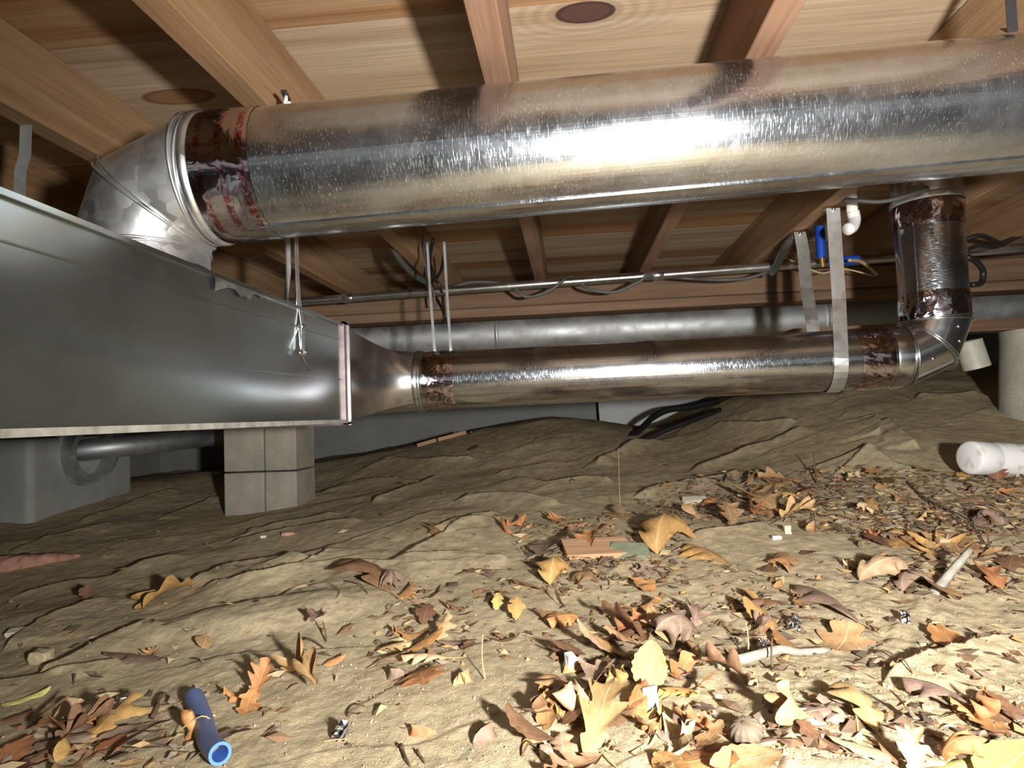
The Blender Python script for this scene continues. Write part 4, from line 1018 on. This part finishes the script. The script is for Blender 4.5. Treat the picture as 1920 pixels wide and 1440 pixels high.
stem_b = MB(); stem_b.tube(curve([(-.30, .02, .03), (-.16, .03, .02), (-.05, 0, .004), (.03, 0, .0)], 3), .011, 5)
stem_proto = stem_b.build('stem', MSTRAW, smooth=True); STEM = stem_proto.data; bpy.data.objects.remove(stem_proto)
LEAVES = []                                               # (object, colour, kind, xy, label or None)
NAMEK = {'oak': 'lobed oak leaf', 'ovate': 'oval leaf', 'curled': 'curled oak leaf', 'torn': 'torn leaf piece'}
NAMEC = {'orange': 'orange-brown', 'tan': 'tan', 'amber': 'amber', 'brown': 'dark brown', 'mauve': 'greyish mauve', 'pale': 'pale straw-coloured', 'yellow': 'yellow-green', 'maroon': 'maroon'}
def put_leaf(base, tip, kind, colr, wr=.75, roll=0.0, var=None, label=None, stem=False):
    base = Vector(base); tip = Vector(tip); X = tip - base; L = X.length; X.normalize()
    Zv = Vector((0, 0, 1)); Y = Zv.cross(X).normalized(); Zv = X.cross(Y)
    q = Quaternion(X, roll); Y = q @ Y; Zv = q @ Zv
    ms = LM[kind]; me = ms[var % len(ms)] if var is not None else rnd.choice(ms)
    o = bpy.data.objects.new('oak_leaf' if kind in ('oak', 'curled') else ('oval_leaf' if kind == 'ovate' else 'leaf_piece'), me); COL.objects.link(o)
    sw_ = L * wr
    M = Matrix([[X.x * L, Y.x * sw_, Zv.x * L * .8, base.x], [X.y * L, Y.y * sw_, Zv.y * L * .8, base.y], [X.z * L, Y.z * sw_, Zv.z * L * .8, base.z], [0, 0, 0, 1]])
    o.matrix_world = M
    o.material_slots[0].link = 'OBJECT'; o.material_slots[0].material = LEAFM[colr]
    if stem:
        s = bpy.data.objects.new('stem', STEM); COL.objects.link(s); s.parent = o
    mid_ = (base + tip) / 2
    LEAVES.append([o, colr, kind, np.array([mid_.x, mid_.y]), label]); return o
def lf(bx, by, tx, ty, lift, kind, colr, wr, roll, label, var=None, stem=False, lb=.004):
    """a leaf read off the photograph: base pixel, tip pixel, how high the tip stands above the dirt"""
    a_ = gp(bx, by); a_[2] += lb
    if lift < .02:
        t_ = gp(tx, ty); t_[2] += lift + .002
    else:
        t_ = gp(tx, ty)
        if lift >= .03:                                   # stands up: the tip keeps almost the base's distance
            t_ = at_y(tx, ty, a_[1] + .35 * min(.08, abs(t_[1] - a_[1])))
        else:
            r = ray(tx, ty); gz = hz(t_[0], t_[1]) + lift
            c_ = CAM + r * ((gz - CAM[2]) / r[2])
            if 0 < c_[1] and np.linalg.norm(c_ - t_) < .08: t_ = c_
            else: t_[2] += .005
    return put_leaf(a_, t_, kind, colr, wr, roll, var, label, stem)
BIG = [
 (1428, 1402, 1262, 1462, .014, 'ovate', 'orange', .75, .0, 'large bright orange-brown leaf at the bottom edge below the nut hull', 0, 1),
 (1212, 1306, 1224, 1203, .05, 'ovate', 'tan', .85, .15, 'large broad tan leaf standing above the white plastic scrap', 1, 1),
 (1198, 1362, 1196, 1285, .02, 'ovate', 'orange', .55, -.2, 'orange-tan leaf tucked left of the white plastic scrap', 2, 0),
 (1100, 1440, 1150, 1290, .012, 'oak', 'tan', .34, .1, 'long tan lobed leaf running up from the bottom edge', 0, 1),
 (1098, 1322, 1012, 1285, .02, 'oak', 'amber', .9, -.2, 'amber lobed leaf left of the long tan one, points to the left', 3, 0),
 (1162, 1240, 1085, 1160, .03, 'ovate', 'pale', .45, .4, 'pale oval leaf raised on its edge above the orange leaf cluster', 3, 1),
 (1115, 1275, 1176, 1262, .02, 'curled', 'amber', .8, 0, 'amber curled leaf in the middle of the bottom cluster', 1, 0),
 (1198, 1352, 1238, 1378, .012, 'curled', 'amber', .9, .2, 'rolled amber leaf right below the white plastic scrap', 2, 0),
 (1060, 1448, 1052, 1396, .012, 'oak', 'pale', 1.2, 0, 'pale three-pointed leaf end at the bottom edge', 4, 0),
 (1375, 1385, 1262, 1330, .02, 'oak', 'orange', .6, .2, 'drooping orange-brown leaf left of the nut hull', 5, 1),
 (1340, 1420, 1272, 1352, .012, 'ovate', 'mauve', .5, .2, 'dull greyish oval leaf above the large bright orange-brown leaf', 4, 0),
 (1400, 1292, 1318, 1268, .018, 'curled', 'brown', 1.1, .5, 'dark brown deeply curled leaf with pale veins, left of the bare patch', 4, 0),
 (1258, 1212, 1240, 1150, .02, 'oak', 'tan', 1.0, .2, 'tan lobed leaf upright left of the curled straws', 1, 0),
 (1360, 1062, 1288, 1030, .012, 'oak', 'amber', .8, .1, 'broad amber leaf at the left end of the bare dirt patch', 6, 1),
 (1372, 990, 1360, 944, .035, 'oak', 'brown', 1.2, .1, 'dark brown leaf folded upright near the pale chalky chip', 7, 0),
 (1495, 900, 1408, 922, .008, 'ovate', 'tan', .6, .1, 'long flat tan leaf at the upper edge of the leaf litter', 5, 0),
 (1452, 960, 1398, 935, .014, 'oak', 'tan', .8, 0, 'tan leaf with a tear just below the long flat tan leaf', 2, 0),
 (1612, 1172, 1493, 1112, .014, 'oak', 'mauve', .6, .25, 'large greyish mauve oak leaf with pointed lobes, right of centre', 8, 1),
 (1562, 1222, 1592, 1165, .02, 'oak', 'tan', 1.1, 0, 'tan star-like oak leaf with a long stalk below the mauve leaf', 3, 1),
 (1512, 1236, 1456, 1198, .014, 'ovate', 'amber', .6, .4, 'amber folded leaf right of the foil scraps', 0, 0),
 (1680, 1072, 1790, 1140, .014, 'oak', 'tan', .55, -.4, 'large drooping tan oak leaf with long lobes, right side', 0, 1),
 (1612, 1092, 1700, 1062, .035, 'curled', 'pale', .6, .5, 'pale leaf curling up left of the large drooping oak leaf', 5, 0),
 (1672, 1030, 1640, 1005, .012, 'ovate', 'brown', .9, .1, 'square-ended dark brown leaf in the litter at the right', 2, 0),
 (1672, 1030, 1712, 1010, .012, 'ovate', 'amber', .85, 0, 'amber blunt leaf right of the square-ended brown leaf', 1, 0),
 (1790, 1060, 1748, 1008, .02, 'oak', 'amber', .8, 0, 'pointed amber leaf in the litter left of the thick stick', 5, 0),
 (1800, 1042, 1786, 1000, .025, 'torn', 'tan', .8, 0, 'upright tan leaf half beside the pointed amber leaf', 0, 0),
 (1800, 1226, 1766, 1178, .025, 'torn', 'orange', .6, .2, 'orange folded leaf half standing on the dirt ridge', 1, 0),
 (1876, 1112, 1832, 1076, .014, 'oak', 'orange', .7, .2, 'orange-tan leaf alone on the dirt at the right edge', 2, 0),
 (1842, 1365, 1780, 1306, .02, 'oak', 'orange', .6, .2, 'folded orange-tan leaf at the lower right', 6, 0),
 (1840, 1475, 1940, 1392, .03, 'ovate', 'yellow', .8, .1, 'large yellow-green leaf in the bottom right corner', 1, 0),
 (1712, 1460, 1704, 1362, .045, 'oak', 'pale', .65, .1, 'pinkish pale leaf standing up at the bottom right', 7, 1),
 (1692, 1432, 1562, 1408, .012, 'ovate', 'pale', .5, .1, 'broad pale tan leaf left of the standing pinkish leaf', 5, 0),
 (1645, 1380, 1576, 1306, .016, 'oak', 'tan', .5, .3, 'tan leaf with a long curved stalk at the bottom right', 1, 1),
 (1728, 1452, 1845, 1432, .012, 'ovate', 'yellow', .5, .0, 'pale yellow leaf strip along the bottom right edge', 4, 0),
 (1872, 905, 1866, 858, .05, 'oak', 'maroon', 1.2, 0, 'dark maroon leaf with spiky lobes standing before the white drain pipe', 8, 0),
 (818, 1206, 840, 1150, .03, 'oak', 'tan', .9, .2, 'yellowish tan oak leaf standing up below the centre', 4, 1),
 (898, 1202, 822, 1216, .012, 'ovate', 'mauve', .5, .3, 'pinkish leaf lying just below the standing tan oak leaf', 3, 0),
 (762, 1226, 714, 1256, .014, 'ovate', 'pale', .6, .3, 'pale leaf, left of two pale ones below the centre', 2, 0),
 (842, 1238, 752, 1248, .014, 'oak', 'pale', .45, .2, 'pale lobed leaf, right of two pale ones below the centre', 6, 1),
 (786, 1262, 796, 1300, .010, 'oak', 'orange', 1.0, .2, 'small orange leaf under the two pale leaves', 0, 0),
 (930, 1148, 936, 1112, .03, 'torn', 'yellow', .6, .2, 'small yellow leaf half standing upright in the middle', 3, 0),
 (988, 1238, 878, 1272, .012, 'curled', 'tan', .5, .2, 'long curled tan leaf in the lower middle', 3, 0),
 (868, 1245, 862, 1278, .012, 'curled', 'amber', .8, 0, 'small amber curl left of the long curled tan leaf', 6, 0),
 (645, 1392, 772, 1380, .012, 'curled', 'orange', .5, .2, 'orange curled leaf on bare dirt at the bottom centre', 0, 1),
 (728, 1112, 650, 1066, .014, 'oak', 'brown', .6, .3, 'folded brown leaf lying left of the centre', 1, 1),
 (472, 1312, 502, 1232, .03, 'oak', 'orange', .8, .3, 'orange oak leaf with upright lobe on the bare dirt, lower left', 5, 1),
 (488, 1302, 420, 1284, .02, 'torn', 'orange', .6, .2, 'orange leaf lobe pointing left beside the upright-lobed oak leaf', 4, 0),
 (458, 1345, 474, 1316, .016, 'torn', 'orange', .7, .2, 'small orange leaf half above the blue tube', 5, 0),
 (362, 1102, 268, 1146, .025, 'oak', 'amber', .7, .4, 'yellowish amber oak leaf alone on the dirt at the left', 2, 1),
 (556, 1262, 592, 1312, .016, 'curled', 'tan', .6, .4, 'tan curled leaf standing among twigs, middle bottom', 4, 0),
 (606, 1252, 648, 1242, .012, 'ovate', 'orange', .5, .3, 'orange narrow leaf right of the twigs, middle bottom', 0, 0),
 (-14, 1448, 58, 1402, .012, 'ovate', 'orange', .75, .1, 'orange leaf in the bottom left corner', 1, 0),
 (46, 1440, 112, 1412, .012, 'ovate', 'brown', .7, .1, 'brown leaf right of the orange one in the bottom left corner', 3, 0),
 (182, 1425, 232, 1398, .012, 'ovate', 'orange', .7, .1, 'bright orange leaf piece near the bottom left', 2, 0),
 (148, 1372, 190, 1318, .02, 'oak', 'orange', .8, .2, 'orange-brown oak leaf in the lower left pile', 4, 1),
 (18, 1412, 152, 1336, .018, 'oak', 'pale', .4, .4, 'long narrow pale leaf on the lower left pile', 3, 0),
 (-4, 1326, 92, 1300, .008, 'ovate', 'yellow', .5, .1, 'flat dusty yellowish oval leaf at the left edge', 4, 0),
 (2, 1358, 68, 1342, .008, 'ovate', 'brown', .6, .1, 'brown flat leaf under the dusty oval one at the left edge', 0, 0),
 (312, 1240, 198, 1236, .010, 'ovate', 'mauve', .45, .2, 'flat greyish mauve leaf below the smooth mound', 5, 0),
 (348, 1318, 228, 1348, .012, 'ovate', 'pale', .5, .2, 'pale broad leaf left of the blue tube', 3, 0),
 (330, 1352, 190, 1402, .010, 'ovate', 'mauve', .5, .1, 'big dull greyish leaf lying left of the blue tube', 1, 0),
 (1002, 1012, 952, 984, .014, 'curled', 'orange', .6, .2, 'orange curled leaf left of the cedar offcut', 2, 0),
 (1146, 992, 1112, 1014, .03, 'curled', 'orange', .7, .4, 'orange curled leaf standing just above the cedar offcut', 0, 0),
 (1062, 1010, 1012, 1052, .014, 'torn', 'mauve', .8, .3, 'greyish mauve crumbling leaf left of the cedar offcut', 6, 0),
 (1232, 1042, 1262, 1002, .012, 'curled', 'amber', .7, 0, 'amber crinkled leaf right of the slate chip', 5, 0),
 (815, 1008, 822, 990, .012, 'oak', 'brown', .9, .2, 'small brown leaf on the dirt ridge at the centre', 0, 0),
 (300, 1170, 268, 1182, .006, 'torn', 'mauve', .9, .2, 'small mauve lobed scrap on the dirt left of the mound', 2, 0),
 (1045, 1100, 1062, 1075, .018, 'curled', 'amber', .9, .2, 'amber curled leaf below the cedar offcut', 3, 0),
 (1280, 1180, 1265, 1140, .02, 'oak', 'mauve', .8, .2, 'mauve pointed leaf under the crossing straws', 2, 0),
 (1160, 1200, 1205, 1170, .014, 'oak', 'orange', .9, .1, 'orange leaf in the shade right of the pale oval leaf', 5, 0),
 (1255, 1095, 1178, 1110, .010, 'ovate', 'mauve', .5, .2, 'long dull leaf under the curved straw', 2, 0),
 (1570, 1085, 1640, 1075, .012, 'curled', 'mauve', .8, .1, 'mauve rolled leaf left of the pale curling leaf', 1, 0),
 (1490, 1065, 1462, 1040, .02, 'torn', 'tan', .7, .2, 'small tan leaf half standing on the bare patch', 7, 0),
 (1500, 1042, 1545, 1040, .006, 'torn', 'brown', .5, 0, 'little brown leaf lying on the bare patch', 8, 0),
]
for L_ in BIG: lf(L_[0], L_[1], L_[2], L_[3], L_[4], L_[5], L_[6], L_[7], L_[8], L_[9], L_[10], bool(L_[11]))

# the rest of the leaves, scattered where the photograph shows them
ZONES = [([(1180, 930), (1400, 885), (1560, 880), (1925, 885), (1925, 1010), (1620, 1030), (1480, 985), (1300, 985)], 82), ([(940, 985), (1290, 950), (1290, 1090), (1030, 1120)], 22), ([(1010, 1140), (1300, 1090), (1320, 1260), (1040, 1270)], 22),
         ([(1000, 1300), (1330, 1260), (1330, 1440), (1010, 1440)], 32), ([(0, 1360), (230, 1330), (420, 1400), (330, 1440), (0, 1440)], 16), ([(700, 1080), (1000, 1060), (1000, 1240), (700, 1250)], 14), ([(1330, 1060), (1560, 1080), (1480, 1240), (1330, 1240)], 12),
         ([(1560, 1060), (1925, 1020), (1925, 1120), (1640, 1120)], 12), ([(1420, 1340), (1925, 1330), (1925, 1440), (1420, 1440)], 12), ([(120, 1100), (700, 1080), (700, 1330), (200, 1300)], 6), ([(640, 820), (1300, 800), (1300, 900), (640, 930)], 5)]
def inside(p, poly):
    c = False; j = len(poly) - 1
    for i in range(len(poly)):
        if (poly[i][1] > p[1]) != (poly[j][1] > p[1]) and p[0] < (poly[j][0] - poly[i][0]) * (p[1] - poly[i][1]) / (poly[j][1] - poly[i][1]) + poly[i][0]: c = not c
        j = i
    return c
def sample(poly):
    xs = [p[0] for p in poly]; ys = [p[1] for p in poly]
    while True:
        p = (rnd.uniform(min(xs), max(xs)), rnd.uniform(min(ys), max(ys)))
        if inside(p, poly): return p
for poly, n in ZONES:
    for _ in range(n):
        p = gp(*sample(poly))
        kind = rnd.choices(['oak', 'ovate', 'curled', 'torn'], [3, 2, 3, 4])[0]
        colr = rnd.choices(['orange', 'tan', 'amber', 'brown', 'mauve', 'pale'], [2, 3, 2, 4, 3, 1])[0]
        L = rnd.uniform(.042, .092) * (.7 if kind == 'torn' else 1)
        a = rnd.uniform(0, 2 * PI); tilt = abs(rnd.gauss(0, .28))
        q = (p[0] + L * math.cos(a) * math.cos(tilt), p[1] + L * math.sin(a) * math.cos(tilt))
        z0 = p[2] + rnd.uniform(.003, .010); z1 = max(hz(*q) + .004, z0 + L * math.sin(tilt))
        put_leaf((p[0], p[1], z0), (q[0], q[1], z1), kind, colr, rnd.uniform(.5, .95), rnd.gauss(0, .35))
ORD = ['nearest', 'second nearest', 'third nearest', 'fourth nearest', 'fifth nearest', 'sixth nearest', 'seventh nearest', 'eighth nearest', 'ninth nearest', 'tenth nearest', 'eleventh nearest', 'twelfth nearest']
LN = list(LAND); used = {}
for L_ in LEAVES:
    o, colr, kind, xy, label = L_
    if label is None:
        best = None
        for ln in LN:
            d0_ = np.linalg.norm(xy - LAND[ln])
            rank = sum(1 for M_ in LEAVES if M_[1] == colr and M_[2] == kind and np.linalg.norm(M_[3] - LAND[ln]) < d0_ - 1e-9)
            if rank < len(ORD) and (best is None or rank < best[0] or (rank == best[0] and d0_ < best[1])): best = (rank, d0_, ln)
        if best is None:                                  # crowded: rank from the closest landmark in words
            ln = min(LN, key=lambda n: np.linalg.norm(xy - LAND[n])); best = (0, 0, ln)
            label = '%s %s in the thick litter near the %s' % (NAMEC[colr], NAMEK[kind], ln)
        else:
            label = '%s %s, %s of its kind to the %s' % (NAMEC[colr], NAMEK[kind], ORD[best[0]], best[2])
    tag(o, label, 'leaf', 'dry fallen leaves on the dirt')

# leaf crumbs and soil crumbs too small and too many to pick apart
def crumbs(name, label, mat, zones, smin, smax, flat, seed):
    r = random.Random(seed); b = MB()
    for poly, n in zones:
        pts = [sample(poly) for _ in range(n)]
        G = ground_many(pts); H = height(np.array([g[0] for g in G]), np.array([g[1] for g in G]))
        for g, h in zip(G, H):
            s = r.uniform(smin, smax) * (.6 + .4 * r.random()); a = r.uniform(0, 6.28)
            if flat:
                pz = [r.uniform(-.1, .5) * s for _ in range(5)]
                q = [(math.cos(a + k * 1.5708 + r.uniform(-.3, .3)) * s * (1, .45, .9, .5)[k], math.sin(a + k * 1.5708 + r.uniform(-.3, .3)) * s * (1, .45, .9, .5)[k]) for k in range(4)]
                b.add([(g[0] + q[k][0], g[1] + q[k][1], h + .002 + max(0, pz[k])) for k in range(4)] + [(g[0], g[1], h + .002 + max(0, pz[4]))], [(0, 1, 4), (1, 2, 4), (2, 3, 4), (3, 0, 4)])
            else:
                rr = [s * r.uniform(.35, .6) for _ in range(6)]
                V = [(g[0] + rr[0], g[1], h), (g[0] - rr[1], g[1], h), (g[0], g[1] + rr[2], h), (g[0], g[1] - rr[3], h), (g[0], g[1], h + rr[4]), (g[0], g[1], h - rr[5])]
                b.add(V, [(0, 2, 4), (2, 1, 4), (1, 3, 4), (3, 0, 4), (2, 0, 5), (1, 2, 5), (3, 1, 5), (0, 3, 5)])
    o = b.build(name, mat); return tag(o, label, 'litter', kind='stuff')
def island_mat(name, stops, rough=.8):
    m, nt, bs = new_mat(name); g = N(nt, 'ShaderNodeNewGeometry')
    nt.links.new(ramp(nt, stops, g.outputs['Random Per Island'], 'CONSTANT').outputs[0], bs.inputs['Base Color']); bs.inputs['Roughness'].default_value = rough; return m
MLIT = island_mat('leaf_crumbs', [(0, (0.242, 0.138, 0.070)), (.25, (0.165, 0.106, 0.063)), (.45, (0.440, 0.288, 0.126)), (.6, (0.330, 0.250, 0.182)), (.78, (0.495, 0.388, 0.210)), (.92, (0.110, 0.075, 0.049))])
MCRU = island_mat('soil_crumbs', [(0, (0.317, 0.260, 0.168)), (.4, (0.264, 0.210, 0.134)), (.7, (0.396, 0.350, 0.235)), (.97, (0.458, 0.450, 0.358))], .95)
crumbs('leaf_litter', 'fine crumbs of broken dry leaf strewn over the dirt', MLIT, [(ZONES[0][0], 2600), (ZONES[1][0], 600), (ZONES[2][0], 160), (ZONES[3][0], 60), (ZONES[4][0], 90), (ZONES[5][0], 120), (ZONES[6][0], 130), (ZONES[7][0], 260), (ZONES[8][0], 100), ([(0, 1000), (1000, 900), (1000, 1100), (700, 1440), (0, 1300)], 160), ([(1300, 1050), (1925, 1050), (1925, 1400), (1300, 1400)], 260)], .005, .024, True, 11)
crumbs('soil_crumbs', 'loose crumbs of dry soil and grit on the dirt', MCRU, [([(1300, 1050), (1925, 1050), (1925, 1440), (1300, 1440)], 1500), ([(640, 1040), (1300, 1000), (1300, 1440), (640, 1440)], 900), ([(0, 1100), (640, 1040), (640, 1440), (0, 1440)], 260), ([(500, 860), (1900, 820), (1900, 1000), (500, 1040)], 300)], .002, .0058, False, 12)
# ragged foil patch folded over the top edge of the trunk duct below the elbow
rp_ = random.Random(12); b = MB(); n = 12; V = []
for i in range(n + 1):
    px = 402 + 95 * i / n; p = at_x(px, 498 + (px - 402) * .52 + 6, TX + .003)
    hgt = .030 * (1 - .6 * i / n) * (1 + .4 * rp_.uniform(-1, 1))
    V += [(TX - .03, p[1], TZ1 + .0035 + rp_.uniform(0, .002)), (TX + .0025, p[1], TZ1 + .003), (TX + .0045 + rp_.uniform(0, .002), p[1] + rp_.uniform(-.004, .004), TZ1 - hgt * .5), (TX + .0035 + rp_.uniform(0, .002), p[1] + rp_.uniform(-.004, .004), TZ1 - hgt)]
b.add(V, [(i * 4 + k, i * 4 + 4 + k, i * 4 + 5 + k, i * 4 + 1 + k) for i in range(n) for k in range(3)])
o = b.build('foil_patch', MELB, bpy.data.objects['trunk_duct'], origin=bpy.data.objects['trunk_duct'].location); tag(o, 'ragged grey foil patch on the top edge')
